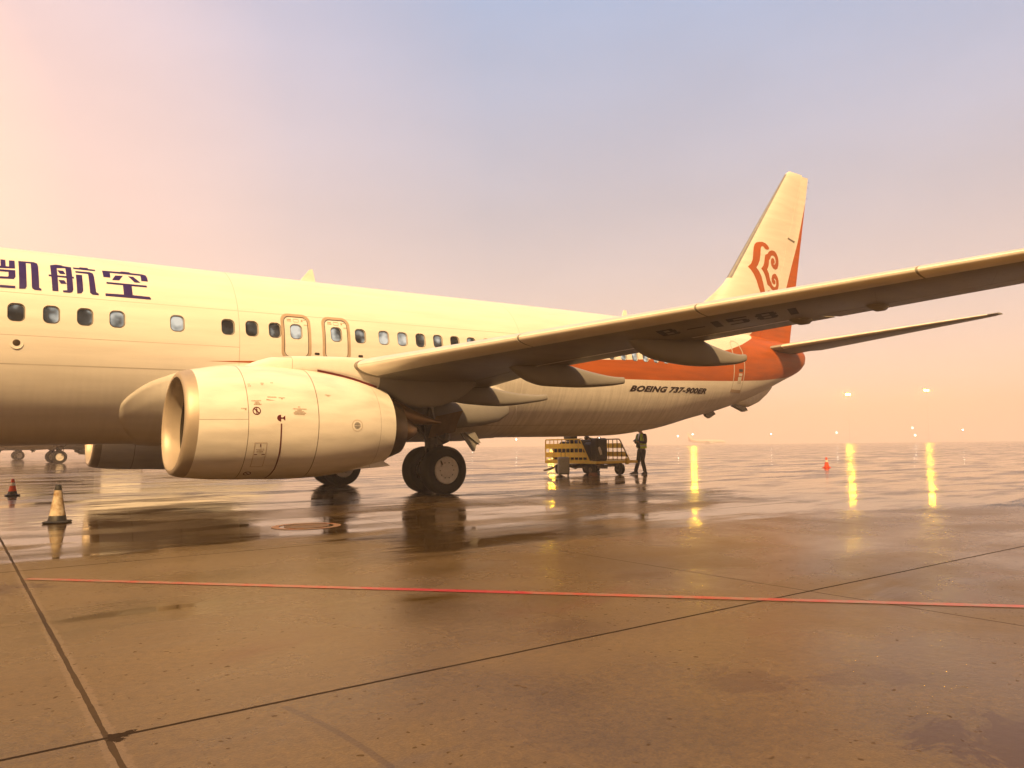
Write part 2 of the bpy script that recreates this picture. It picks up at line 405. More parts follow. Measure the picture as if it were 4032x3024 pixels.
LIPMETAL = plain('inlet_lip_metal', (0.50, 0.42, 0.33), 0.5, 0.4, 0.2, 2.0)
def wing_paint():
    m, t, b = new_mat('wing_grey')
    tc = nd(t, 'ShaderNodeTexCoord')
    sep = nd(t, 'ShaderNodeSeparateXYZ')
    t.links.new(tc.outputs['Object'], sep.inputs[0])
    x, y, z = sep.outputs
    ay = math_n(t, 'ABSOLUTE', y)
    n = nd(t, 'ShaderNodeTexNoise'); n.inputs['Scale'].default_value = 1.2; n.inputs['Detail'].default_value = 7
    mp = nd(t, 'ShaderNodeMapping'); mp.inputs['Scale'].default_value = (0.5, 1.6, 1.0); mp.inputs['Rotation'].default_value = (0, 0, R(8))
    t.links.new(tc.outputs['Object'], mp.inputs[0]); t.links.new(mp.outputs[0], n.inputs['Vector'])
    col = mix_n(t, 1.0, (0.27, 0.25, 0.22), ramp_n(t, n.outputs['Fac'], [(0.30, 0.62), (0.66, 1.1)]), 'MULTIPLY')
    c = math_n(t, 'SUBTRACT', x, math_n(t, 'MULTIPLY_ADD', ay, 0.5228, -5.703))      # distance aft of the leading edge
    S = None
    for p in (0.55, 1.35, 2.05):
        l = math_n(t, 'LESS_THAN', math_n(t, 'ABSOLUTE', math_n(t, 'SUBTRACT', c, p)), 0.007)
        S = l if S is None else math_n(t, 'MAXIMUM', S, l)
    rib = math_n(t, 'LESS_THAN', math_n(t, 'PINGPONG', math_n(t, 'ADD', ay, math_n(t, 'MULTIPLY', x, 0.5)), 0.85), 0.006)
    S = math_n(t, 'MAXIMUM', S, math_n(t, 'MULTIPLY', rib, math_n(t, 'GREATER_THAN', c, 0.55)))
    # oval access covers in a row between the spars
    fy = math_n(t, 'SUBTRACT', math_n(t, 'PINGPONG', ay, 0.425), 0.2125)
    ov = math_n(t, 'ADD', math_n(t, 'POWER', math_n(t, 'MULTIPLY', fy, 7.5), 2.0), math_n(t, 'POWER', math_n(t, 'MULTIPLY', math_n(t, 'SUBTRACT', c, 0.95), 4.6), 2.0))
    ring = math_n(t, 'LESS_THAN', math_n(t, 'ABSOLUTE', math_n(t, 'SUBTRACT', ov, 0.85)), 0.10)
    S = math_n(t, 'MAXIMUM', S, math_n(t, 'MULTIPLY', ring, 0.6))
    col = mix_n(t, math_n(t, 'MULTIPLY', S, 0.28), col, (0.05, 0.04, 0.03))
    t.links.new(col, b.inputs['Base Color'])
    t.links.new(math_n(t, 'MULTIPLY_ADD', n.outputs['Fac'], 0.3, 0.27), b.inputs['Roughness'])
    b.inputs['Specular IOR Level'].default_value = 0.28
    return m
WINGGREY = wing_paint()
FAIR_SHADE_GREY = plain('fairing_and_shade_grey', (0.27, 0.26, 0.245), 0.45, 0.0, 0.12, 1.5, 0.3)
BOOTGREY = plain('leading_edge_grey', (0.30, 0.30, 0.32), 0.4, 0.3)
DUCT = plain('inlet_duct', (0.045, 0.035, 0.024), 0.5, 0.2)
FANM = plain('fan_blade_metal', (0.10, 0.10, 0.105), 0.35, 0.8)
HOT = plain('heat_stained_metal', (0.30, 0.19, 0.09), 0.38, 0.85, 0.35, 3.0)
HOTDARK = plain('dark_nozzle_metal', (0.12, 0.085, 0.05), 0.42, 0.8, 0.3, 3.0)
DARKMET = plain('gear_dark_metal', (0.085, 0.075, 0.065), 0.45, 0.5, 0.3, 12.0)
CHROME = plain('oleo_chrome', (0.7, 0.7, 0.7), 0.15, 1.0)
GEARWHITE = plain('gear_paint', (0.42, 0.40, 0.36), 0.5, 0.0, 0.3, 8.0)
RUBBER = plain('tyre_rubber', (0.010, 0.009, 0.008), 0.7, 0.0, 0.3, 10.0, 0.25)
HUBW = plain('hub_white', (0.76, 0.70, 0.64), 0.5, 0.0, 0.16, 7.0)
BAND = plain('exit_band', (0.50, 0.38, 0.28), 0.5)
PURPLE = plain('purple_letter_paint', (0.030, 0.012, 0.13), 0.4, 0, 0.15)
MAROON = plain('dark_red_marking', (0.11, 0.008, 0.012), 0.45)
BLACKP = plain('black_letter_paint', (0.022, 0.010, 0.014), 0.45)
ORANGEP = plain('orange_emblem_paint', ORANGE, 0.42, 0, 0.12, 1.0)
SMALLTXT = plain('faded_stencil_paint', (0.42, 0.32, 0.24), 0.5)
YELLOW = dirty('yellow_cart_paint', (0.95, 0.62, 0.06), (0.66, 0.38, 0.04), 0.48, 0.75, 4.0, 0.45)
CARTDARK = dirty('cart_steel', (0.09, 0.06, 0.035), (0.30, 0.16, 0.03), 0.5, 0.62, 6.0, 0.5)
RUST = dirty('rusty_chock', (0.24, 0.07, 0.02), (0.05, 0.02, 0.012), 0.45, 0.7, 8.0, 0.7)
BAGBLACK = plain('black_bag_cloth', (0.018, 0.017, 0.018), 0.6, 0, 0.3, 14.0)
BAGBLUE = plain('navy_bag_cloth', (0.022, 0.026, 0.045), 0.6, 0, 0.3, 14.0)
PAPER = plain('paper_tag', (0.72, 0.70, 0.66), 0.6)
SUITGREY = plain('grey_suitcase_shell', (0.30, 0.28, 0.23), 0.35, 0.1, 0.15, 5.0)
PLASTIC = plain('black_plastic', (0.02, 0.02, 0.02), 0.45)
CLOTH = plain('navy_work_cloth', (0.013, 0.012, 0.018), 0.8, 0, 0.3, 18.0)
VEST = plain('high_vis_vest', (0.58, 0.78, 0.05), 0.6, 0, 0.25, 9.0)
REFLECT = plain('reflective_strip', (0.62, 0.64, 0.58), 0.35)
SKIN = plain('skin', (0.48, 0.27, 0.17), 0.55)
HAIR = plain('hair', (0.015, 0.012, 0.010), 0.6)
SHIRT = plain('white_shirt', (0.72, 0.70, 0.68), 0.7)
SHOE = plain('black_shoe', (0.012, 0.011, 0.010), 0.4)
CONERED = dirty('red_cone_plastic', (0.78, 0.075, 0.014), (0.50, 0.045, 0.012), 0.5, 0.75, 9.0, 0.42)
CONEWHITE = dirty('worn_white_sleeve', (0.54, 0.46, 0.33), (0.24, 0.13, 0.04), 0.42, 0.62, 8.0, 0.6)
CONEBAND = plain('cone_white_band', (0.72, 0.68, 0.62), 0.4)
STEEL = plain('mast_steel', (0.30, 0.29, 0.28), 0.5, 0.3)
LAMPY = lamp_mat('sodium_lamp', (1.0, 0.58, 0.012), 560.0)
LAMPW = lamp_mat('white_lamp', (1.0, 0.96, 0.82), 18.0)

# ------------------------------------------------------------------ geometry helpers
class MB:
    """collects faces and links them as one mesh object"""
    def __init__(s): s.v, s.f, s.m = [], [], []
    def add(s, vs, fs, mi=0):
        o = len(s.v); s.v += [tuple(p) for p in vs]
        for f in fs: s.f.append([i+o for i in f]); s.m.append(mi)
    def rings(s, rs, mi=0, close=True, cap0=False, cap1=False):
        n = len(rs[0]); o = len(s.v)
        for r in rs: s.v += [tuple(p) for p in r]
        for i in range(len(rs)-1):
            for j in range(n if close else n-1):
                k = (j+1) % n
                s.f.append([o+i*n+j, o+i*n+k, o+(i+1)*n+k, o+(i+1)*n+j]); s.m.append(mi)
        if cap0: s.f.append([o+j for j in range(n)][::-1]); s.m.append(mi)
        if cap1: s.f.append([o+(len(rs)-1)*n+j for j in range(n)]); s.m.append(mi)
    def box(s, c, d, mi=0, mat=None, bev=0.0):
        x, y, z = d[0]/2, d[1]/2, d[2]/2
        b = min(bev, x*0.9, y*0.9, z*0.9)
        rs = []
        def ring(zz, xx, yy, bb):
            if bb <= 0: return [(-xx, -yy, zz), (xx, -yy, zz), (xx, yy, zz), (-xx, yy, zz)]
            return [(-xx+bb, -yy, zz), (xx-bb, -yy, zz), (xx, -yy+bb, zz), (xx, yy-bb, zz), (xx-bb, yy, zz), (-xx+bb, yy, zz), (-xx, yy-bb, zz), (-xx, -yy+bb, zz)]
        if b > 0: rs = [ring(-z, x-b, y-b, b*0.6), ring(-z+b, x, y, b), ring(z-b, x, y, b), ring(z, x-b, y-b, b*0.6)]
        else: rs = [ring(-z, x, y, 0), ring(z, x, y, 0)]
        mt = mat if mat is not None else Matrix.Identity(3)
        cc = Vector(c)
        rs = [[cc + mt @ Vector(p) for p in r] for r in rs]
        s.rings(rs, mi, True, True, True)
    def tube(s, pts, r, n=10, mi=0, caps=True):
        pts = [Vector(p) for p in pts]
        rr = r if isinstance(r, (list, tuple)) else [r]*len(pts)
        rs = []
        a = None
        for i, p in enumerate(pts):
            d = (pts[min(i+1, len(pts)-1)] - pts[max(i-1, 0)]).normalized()
            if a is None:
                a = d.orthogonal().normalized()
            else:
                a = (a - d*a.dot(d)).normalized()
            b = d.cross(a)
            rs.append([p + (a*math.cos(2*math.pi*k/n) + b*math.sin(2*math.pi*k/n))*rr[i] for k in range(n)])
        s.rings(rs, mi, True, caps, caps)
    def lathe(s, prof, org, axis='y', n=40, mi=0, caps=True):
        """prof: list of (along, radius)"""
        rs = []
        for a, r in prof:
            ring = []
            for k in range(n):
                c_, s_ = math.cos(2*math.pi*k/n)*r, math.sin(2*math.pi*k/n)*r
                p = {'x': (a, c_, s_), 'y': (c_, a, s_), 'z': (c_, s_, a)}[axis]
                ring.append((org[0]+p[0], org[1]+p[1], org[2]+p[2]))
            rs.append(ring)
        s.rings(rs, mi, True, caps, caps)
    def prism(s, poly, fn0, fn1, mi=0):
        a = [fn0(*p) for p in poly]; b = [fn1(*p) for p in poly]
        s.rings([a, b], mi, True, True, True)
    def build(s, name, mats, parent=None, smooth=True, ang=38, loc=None, rot=None):
        me = bpy.data.meshes.new(name)
        me.from_pydata(s.v, [], s.f)
        if not isinstance(mats, (list, tuple)): mats = [mats]
        for m in mats: me.materials.append(m)
        if len(mats) > 1: me.polygons.foreach_set('material_index', s.m)
        bm = bmesh.new(); bm.from_mesh(me)
        bmesh.ops.recalc_face_normals(bm, faces=bm.faces)
        for f in bm.faces: f.smooth = smooth
        if smooth:
            for e in bm.edges:
                if len(e.link_faces) == 2 and e.calc_face_angle(0) > R(ang): e.smooth = False
        bm.to_mesh(me); bm.free(); me.update()
        o = bpy.data.objects.new(name, me)
        COL.objects.link(o)
        if parent is not None: o.parent = parent
        if loc is not None: o.location = loc
        if rot is not None: o.rotation_euler = rot
        return o
def tag(o, label=None, cat=None, group=None, kind=None):
    if label: o['label'] = label
    if cat: o['category'] = cat
    if group: o['group'] = group
    if kind: o['kind'] = kind
    return o
def empty(name, loc=(0, 0, 0), rot=(0, 0, 0)):
    o = bpy.data.objects.new(name, None)
    COL.objects.link(o)
    o.empty_display_size = 0.3
    o.location = loc; o.rotation_euler = rot
    return o
def copy_tree(o, parent=None, skip=()):
    c = o.copy(); COL.objects.link(c)
    if parent is not None: c.parent = parent
    for ch in list(o.children):
        if ch.name.split('.')[0] in skip: continue
        copy_tree(ch, c, skip)
    return c
def interp(x, ks, vs):
    n = len(ks)
    dd = [(vs[i+1]-vs[i])/(ks[i+1]-ks[i]) for i in range(n-1)]
    def m(i):
        a = dd[i-1] if i > 0 else dd[0]; b = dd[i] if i < n-1 else dd[-1]
        return 0 if a*b <= 0 else 2*a*b/(a+b)
    x = min(max(x, ks[0]), ks[-1])
    i = 0
    while i < n-2 and x > ks[i+1]: i += 1
    h = ks[i+1]-ks[i]; t = (x-ks[i])/h
    return (2*t**3-3*t*t+1)*vs[i]+(t**3-2*t*t+t)*h*m(i)+(-2*t**3+3*t*t)*vs[i+1]+(t**3-t*t)*h*m(i+1)
def lin(x, ks, vs):
    if x <= ks[0]: return vs[0]
    for i in range(len(ks)-1):
        if x <= ks[i+1]: return vs[i]+(vs[i+1]-vs[i])*(x-ks[i])/(ks[i+1]-ks[i])
    return vs[-1]
def decal(polys, fn, du, dv, name, mat, parent, thick=0.0):
    """flat outlines (u, v) cut into strips and laid on a curved surface by fn(u, v, lift)"""
    bm = bmesh.new()
    for poly in polys:
        vs = [bm.verts.new((p[0], p[1], 0)) for p in poly]
        if len(vs) <= 3: bm.faces.new(vs); continue
        es = [bm.edges.new((vs[i], vs[(i+1) % len(vs)])) for i in range(len(vs))]
        bmesh.ops.triangle_fill(bm, use_beauty=True, edges=es)
    us = [v.co.x for v in bm.verts]; vv = [v.co.y for v in bm.verts]
    for lo, hi, st, no in ((min(us), max(us), du, (1, 0, 0)), (min(vv), max(vv), dv, (0, 1, 0))):
        if not st: continue
        c = lo + st
        while c < hi:
            co = (c, 0, 0) if no[0] else (0, c, 0)
            bmesh.ops.bisect_plane(bm, geom=bm.verts[:]+bm.edges[:]+bm.faces[:], plane_co=co, plane_no=no)
            c += st
    for v in bm.verts: v.co = Vector(fn(v.co.x, v.co.y))
    bmesh.ops.recalc_face_normals(bm, faces=bm.faces)
    me = bpy.data.meshes.new(name); bm.to_mesh(me); bm.free()
    me.materials.append(mat)
    o = bpy.data.objects.new(name, me); COL.objects.link(o)
    if parent is not None: o.parent = parent
    return o
def text_polys(s, size, shear=0.0, bold=0.0, width=None, spacing=1.0):
    """outline mesh of a built-in-font text as triangles in (u, v)"""
    cu = bpy.data.curves.new('lettering_curve', 'FONT')
    cu.body = s; cu.size = size; cu.shear = shear; cu.offset = bold; cu.resolution_u = 3; cu.space_character = spacing
    o = bpy.data.objects.new('lettering_curve', cu); COL.objects.link(o)
    dg = bpy.context.evaluated_depsgraph_get()
    me = bpy.data.meshes.new_from_object(o.evaluated_get(dg))
    pol = [[(me.vertices[i].co.x, me.vertices[i].co.y) for i in p.vertices] for p in me.polygons]
    COL.objects.unlink(o); bpy.data.objects.remove(o); bpy.data.curves.remove(cu); bpy.data.meshes.remove(me)
    if width:
        x0 = min(p[0] for q in pol for p in q); x1 = max(p[0] for q in pol for p in q)
        k = width/(x1-x0)
        pol = [[((p[0]-x0)*k, p[1]) for p in q] for q in pol]
    return pol

# ------------------------------------------------------------------ the airliner (own frame: x aft from the main gear, y to starboard, z up)
HWX = [-21.0, -20.6, -20.0, -19.0, -17.5, -15.5, -13, 4, 7, 10, 13, 15, 17, 18.5, 19.3, 19.45]
HWV = [0.05, 0.45, 0.85, 1.25, 1.62, 1.84, 1.88, 1.88, 1.84, 1.62, 1.25, .98, .68, .45, .28, .12]
BX = [-21.0, -20.6, -20.0, -19.0, -17.5, -15.5, -13, 2, 4, 6, 8, 10, 12, 14, 16, 18, 19.1, 19.45]
BV = [2.65, 2.2, 1.9, 1.62, 1.42, 1.31, 1.281, 1.281, 1.285, 1.277, 1.287, 1.453, 1.829, 2.218, 2.748, 3.409, 3.805, 4.1]
TX = [-21.0, -20.6, -20.0, -19.0, -17.5, -15.5, -13, 6, 10, 14, 17, 18.5, 19.3, 19.45]
TV = [2.7, 3.1, 3.5, 4.05, 4.85, 5.22, 5.295, 5.295, 5.265, 5.2, 5.05, 4.9, 4.7, 4.3]
def fsec(x):
    hw, zb, zt = interp(x, HWX, HWV), interp(x, BX, BV), interp(x, TX, TV)
    return hw, zb, zt, zb+(zt-zb)*(2.13/4.01)
def S(x, th, off=0.0):
    """fuselage skin: th = 0 port belt, +90 crown, 180 starboard, -90 keel"""
    hw, zb, zt, zm = fsec(x)
    s_ = math.sin(th)
    h = (zt-zm) if s_ > 0 else (zm-zb)
    return Vector((x, -(hw+off)*math.cos(th), zm+(h+off)*s_))
def th_of(x, z):
    hw, zb, zt, zm = fsec(x)
    h = (zt-zm) if z > zm else (zm-zb)
    return math.asin(max(-1, min(1, (z-zm)/h)))
PLANE = empty('passenger_airplane', (0.0054, 0, 0.0), (0, R(-0.62), 0))
tag(PLANE, 'white and orange passenger jet with purple lettering, standing whole in front on wet concrete', 'airplane', 'parked passenger jets')
WINX = [-8.326-0.56*k for k in range(13, 0, -1)] + [-8.326+0.561*k for k in range(4)] + [-5.526, -4.505, -3.997, -3.489, -3.003, -2.041, -1.432] + [-0.815+0.508*k for k in range(27)]
WINX = [w for w in WINX if w > -15.2 and w < 9.4]
WZ, WH, WW = 3.742, 0.168, 0.132
TH_W = th_of(-5, WZ)
DT = 0.115
def rrect(n, hx, hz, r, cx=0.0, cz=0.0):
    pts = []
    q = n//4
    for c, (sx, sz) in enumerate(((1, 1), (-1, 1), (-1, -1), (1, -1))):
        for k in range(q):
            a = math.pi/2*(c + k/(q-1))
            pts.append((cx + sx*(hx-r) + r*math.cos(a), cz + sz*(hz-r) + r*math.sin(a)))
    return pts
def build_fuselage():
    xs = set()
    for w in WINX:
        for d in (-0.165, -0.0825, 0, 0.0825, 0.165): xs.add(round(w+d, 4))
    allx = sorted(xs)
    x = -21.0
    extra = [-21, -20.9, -20.75, -20.6, -20.3, -20, -19.7, -19.4, -19, -18.5, -18, -17.5, -17, -16.5, -16, -15.5] + [12.6+0.35*k for k in range(18)] + [18.9, 19.05, 19.2, 19.3, 19.38, 19.42, 19.45]
    for e in extra:
        if all(abs(e-a) > 0.05 for a in xs) or e > 19.2 or e < -20.5: xs.add(e)
    allx = sorted(xs)
    more = []
    for a, b in zip(allx[:-1], allx[1:]):
        n = int((b-a)/0.4)
        for k in range(n): more.append(a+(b-a)*(k+1)/(n+1))
    allx = sorted(set(allx+more))
    rows = [TH_W-DT+2*DT*k/6 for k in range(7)]
    lo, hi = rows[0], rows[-1]
    n1 = 70
    span = 2*math.pi-(hi-lo)
    th = rows + [hi+span*k/n1 for k in range(1, n1)]
    nt_ = len(th)
    bm = bmesh.new()
    grid = [[bm.verts.new(S(xx, t_)) for t_ in th] for xx in allx]
    def in_win(a, b):
        for w in WINX:
            if a >= w-0.166 and b <= w+0.166: return True
        return False
    for i in range(len(allx)-1):
        wn = in_win(allx[i], allx[i+1])
        for j in range(nt_):
            if wn and j < 6: continue
            k = (j+1) % nt_
            bm.faces.new((grid[i][j], grid[i][k], grid[i+1][k], grid[i+1][j]))
    bm.faces.new([grid[-1][j] for j in range(nt_)])
    bm.faces.new([grid[0][j] for j in range(nt_)][::-1])
    idx = {round(a, 4): i for i, a in enumerate(allx)}
    for w in WINX:
        i0 = idx[round(w-0.165, 4)]; i1 = idx[round(w+0.165, 4)]
        outer = []
        for i in range(i0, i1): outer.append(((allx[i], rows[0]), grid[i][0]))
        for j in range(0, 6): outer.append(((allx[i1], rows[j]), grid[i1][j]))
        for i in range(i1, i0, -1): outer.append(((allx[i], rows[6]), grid[i][6]))
        for j in range(6, 0, -1): outer.append(((allx[i0], rows[j]), grid[i0][j]))
        inner = []
        for (dx, dz) in rrect(32, WW, WH, 0.095):
            t_ = th_of(w+dx, WZ+dz)
            inner.append(((w+dx, t_), bm.verts.new(S(w+dx, t_))))
        key = lambda p: math.atan2((p[0][1]-TH_W)*1.88, p[0][0]-w)
        A = sorted(outer, key=key); B = sorted(inner, key=key)
        i = j = 0
        na, nb = len(A), len(B)
        ka = [key(p) for p in A]; kb = [key(p) for p in B]
        while i < na or j < nb:
            ca, cb = A[i % na][1], B[j % nb][1]
            nka = ka[i+1] if i+1 < na else ka[(i+1) % na]+2*math.pi
            nkb = kb[j+1] if j+1 < nb else kb[(j+1) % nb]+2*math.pi
            if j >= nb or (i < na and nka <= nkb):
                bm.faces.new((ca, A[(i+1) % na][1], cb)); i += 1
            else:
                bm.faces.new((ca, B[(j+1) % nb][1], cb)); j += 1
    bmesh.ops.recalc_face_normals(bm, faces=bm.faces)
    for f in bm.faces: f.smooth = True
    me = bpy.data.meshes.new('fuselage'); bm.to_mesh(me); bm.free()
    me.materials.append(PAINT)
    o = bpy.data.objects.new('fuselage', me); COL.objects.link(o); o.parent = PLANE
    return o
FUS = build_fuselage()
def window(w, parent):
    def ring(sc_, off):
        return [S(w+dx, th_of(w+dx, WZ+dz), off) for dx, dz in rrect(32, WW*sc_, WH*sc_, 0.095*sc_)]
    m = MB()
    a = [S(w+dx, th_of(w+dx, WZ+dz), 0.003) for dx, dz in rrect(32, WW+0.007, WH+0.007, 0.1)]
    m.rings([a, ring(1.0, 0.004), ring(0.985, 0.0)], 0)
    m.rings([ring(0.985, 0.0), ring(0.95, -0.032)], 1)
    m.rings([ring(0.95, -0.032), ring(0.90, -0.033)], 0)
    f = m.build('cabin_window', [GASKET, REVEAL], parent, ang=50)
    p = MB()
    p.rings([ring(0.92, -0.034), ring(0.5, -0.036), ring(0.01, -0.036)], 0)
    p.build('window_pane', GLASS, f)
    return f
for w in WINX: window(w, PLANE)

def strip_on_skin(path, wd, off=0.004, closed=True):
    """flat band following a path of (x, z) on the port skin"""
    m = MB(); n = len(path); A, B = [], []
    for i in range(n):
        p0 = Vector(path[(i-1) % n] if closed or i > 0 else path[i]); p1 = Vector(path[(i+1) % n] if closed or i < n-1 else path[i])
        d = (p1-p0).normalized(); nn = Vector((-d.y, d.x))
        for L, s_ in ((A, 0.5), (B, -0.5)):
            q = Vector(path[i]) + nn*wd*s_
            L.append(S(q.x, th_of(q.x, q.y), off))
    if closed: A.append(A[0]); B.append(B[0])
    m.rings([A, B], 0, close=False)
    return m
def dense(path, st=0.06, closed=True):
    out = []
    n = len(path)
    for i in range(n if closed else n-1):
        a, b = Vector(path[i]), Vector(path[(i+1) % n])
        k = max(1, int((b-a).length/st))
        out += [tuple(a+(b-a)*q/k) for q in range(k)]
    if not closed: out.append(path[-1])
    return out
for xc in (-3.003, -2.041):
    e = strip_on_skin(dense(rrect(32, 0.315, 0.50, 0.15, xc, 3.625), 0.05), 0.062, 0.005).build('emergency_exit', BAND, PLANE)
    inner = strip_on_skin(dense(rrect(32, 0.275, 0.46, 0.13, xc, 3.625), 0.05), 0.014, 0.007).build('exit_seal', GASKET, e)
    sk = lambda u, v: S(u, th_of(u, v), 0.005)
    for q in ([(-.20, .01), (-.10, .01), (-.10, .03), (-.20, .03)], [(-.20, -.025), (-.10, -.025), (-.10, -.01), (-.20, -.01)], [(.13, -.02), (.17, -.02), (.17, .03), (.13, .03)],
                [(.18, .02), (.23, .02), (.23, .03), (.18, .03)], [(.19, -.10), (.27, -.10), (.27, -.085), (.19, -.085)]):
        decal([[(xc+a, 4.0+b) for a, b in q]], sk, 0, 0.05, 'exit_label', BAND, e)
    strip_on_skin(dense(rrect(16, 0.062, 0.035, 0.02, xc+0.01, 4.0), 0.03), 0.008, 0.006).build('exit_handle_plate', BAND, e)
for xc in (-2.52, -1.44):
    decal([rrect(12, 0.06, 0.026, 0.02, xc, 3.257)], sk, 0, 0, 'static_port', BLACKP, PLANE)
rp = MB()
rp.lathe([(0, .115), (.004, .115), (.004, .108), (0.001, .107)], (0, 0, 0), 'z', 24)
so_ = rp.build('light_port', PAINT, PLANE, loc=S(-8.31, th_of(-8.31, 3.17), 0.0), rot=(R(90), 0, 0))
gl = MB(); gl.lathe([(0.0, .062), (.006, .06), (.010, .04), (.012, .001)], (0, 0, 0), 'z', 20); gl.build('light_lens', HOTDARK, so_)
# rear service door
DX = 13.86
path = []
for k in range(24): path.append((13.46+0.0*k, 2.86+(4.55-2.86)*k/23))
dpath = dense([(13.45, 2.88), (13.43, 3.7), (13.45, 4.3), (13.52, 4.58), (13.66, 4.66), (13.86, 4.66), (14.02, 4.58), (14.12, 4.3), (14.16, 3.7), (14.14, 2.88)], 0.05, False)
rd = strip_on_skin(dpath, 0.05, 0.006, False).build('rear_door', REVEAL, PLANE)
decal([[(13.42, 2.78), (14.17, 2.76), (14.17, 2.87), (13.42, 2.88)]], sk, 0.1, 0.03, 'door_sill', BAND, rd)
decal([[(13.78, 3.52), (14.04, 3.52), (14.04, 3.62), (13.78, 3.62)]], sk, 0.1, 0.05, 'door_handle', DARKMET, rd)
decal([[(13.78, 3.36), (14.02, 3.36), (14.02, 3.46), (13.78, 3.46)], [(13.75, 3.10), (14.0, 3.10), (14.0, 3.33), (13.75, 3.33)]], sk, 0.1, 0.05, 'door_placard', REVEAL, rd)
# lettering
CHARS = [
 [(-8.574,0.8479),(-8.495,0.8493),(-8.491,0.732),(-8.438,0.7318),(-8.437,0.8447),(-8.346,0.8494),(-8.344,0.708),(-8.768,0.6851),(-8.77,0.839),(-8.698,0.8435),(-8.694,0.7233),(-8.57,0.729)],
 [(-8.768,0.6699),(-8.342,0.6821),(-8.339,0.5873),(-8.366,0.5518),(-8.693,0.5405),(-8.69,0.4628),(-8.344,0.4659),(-8.344,0.4363),(-8.729,0.4298),(-8.766,0.4498),(-8.767,0.5669),(-8.462,0.5784),(-8.45,0.5868),(-8.449,0.6471),(-8.768,0.6371)],
 [(-8.285,0.8525),(-8.03,0.8603),(-7.975,0.8387),(-7.965,0.7857),(-7.961,0.4695),(-7.926,0.4571),(-7.926,0.4352),(-8.037,0.4366),(-8.073,0.4523),(-8.081,0.4765),(-8.085,0.8258),(-8.165,0.8262),(-8.163,0.4713),(-8.185,0.4421),(-8.283,0.4352)],
 [(-7.763,0.8292),(-7.654,0.8331),(-7.645,0.4453),(-7.746,0.444)],
 [(-7.503,0.8301),(-7.402,0.8329),(-7.394,0.4823),(-7.412,0.4507),(-7.454,0.4373),(-7.568,0.4382),(-7.57,0.4631),(-7.499,0.4673)],
 [(-7.763,0.8292),(-7.665,0.8574),(-7.555,0.8536),(-7.55,0.8427),(-7.402,0.8329),(-7.404,0.8119),(-7.659,0.787)],
 [(-7.799,0.6665),(-7.371,0.6672),(-7.371,0.6383),(-7.798,0.639)],
 [(-7.648,0.7511),(-7.545,0.7515),(-7.51,0.6956),(-7.605,0.6937)],
 [(-7.64,0.5988),(-7.538,0.5997),(-7.501,0.5505),(-7.6,0.5461)],
 [(-7.369,0.8354),(-7.264,0.8359),(-7.247,0.8524),(-7.105,0.8554),(-7.101,0.8341),(-6.978,0.8341),(-6.979,0.8044),(-7.363,0.804)],
 [(-7.335,0.7694),(-7.088,0.7744),(-7.033,0.7605),(-7.017,0.7197),(-7.001,0.4771),(-6.956,0.4589),(-6.958,0.4379),(-7.067,0.4397),(-7.108,0.4597),(-7.115,0.7315),(-7.135,0.7392),(-7.335,0.7398)],
 [(-7.333,0.7079),(-7.224,0.7092),(-7.225,0.4782),(-7.255,0.4452),(-7.331,0.4374)],
 [(-6.852,0.8316),(-6.514,0.8415),(-6.499,0.8555),(-6.338,0.8556),(-6.338,0.84),(-6.105,0.8375),(-6.037,0.8197),(-6.02,0.7738),(-6.019,0.7076),(-6.146,0.7048),(-6.144,0.8036),(-6.714,0.8023),(-6.719,0.7137),(-6.845,0.711)],
 [(-6.619,0.7628),(-6.479,0.7686),(-6.562,0.6805),(-6.695,0.6746)],
 [(-6.386,0.7704),(-6.288,0.77),(-6.166,0.674),(-6.282,0.6707)],
 [(-6.803,0.6363),(-6.056,0.6372),(-6.059,0.6087),(-6.344,0.6078),(-6.343,0.4794),(-6.028,0.4754),(-6.007,0.4601),(-6.008,0.4386),(-6.839,0.4382),(-6.838,0.472),(-6.506,0.477),(-6.506,0.6086),(-6.802,0.6097)],
]
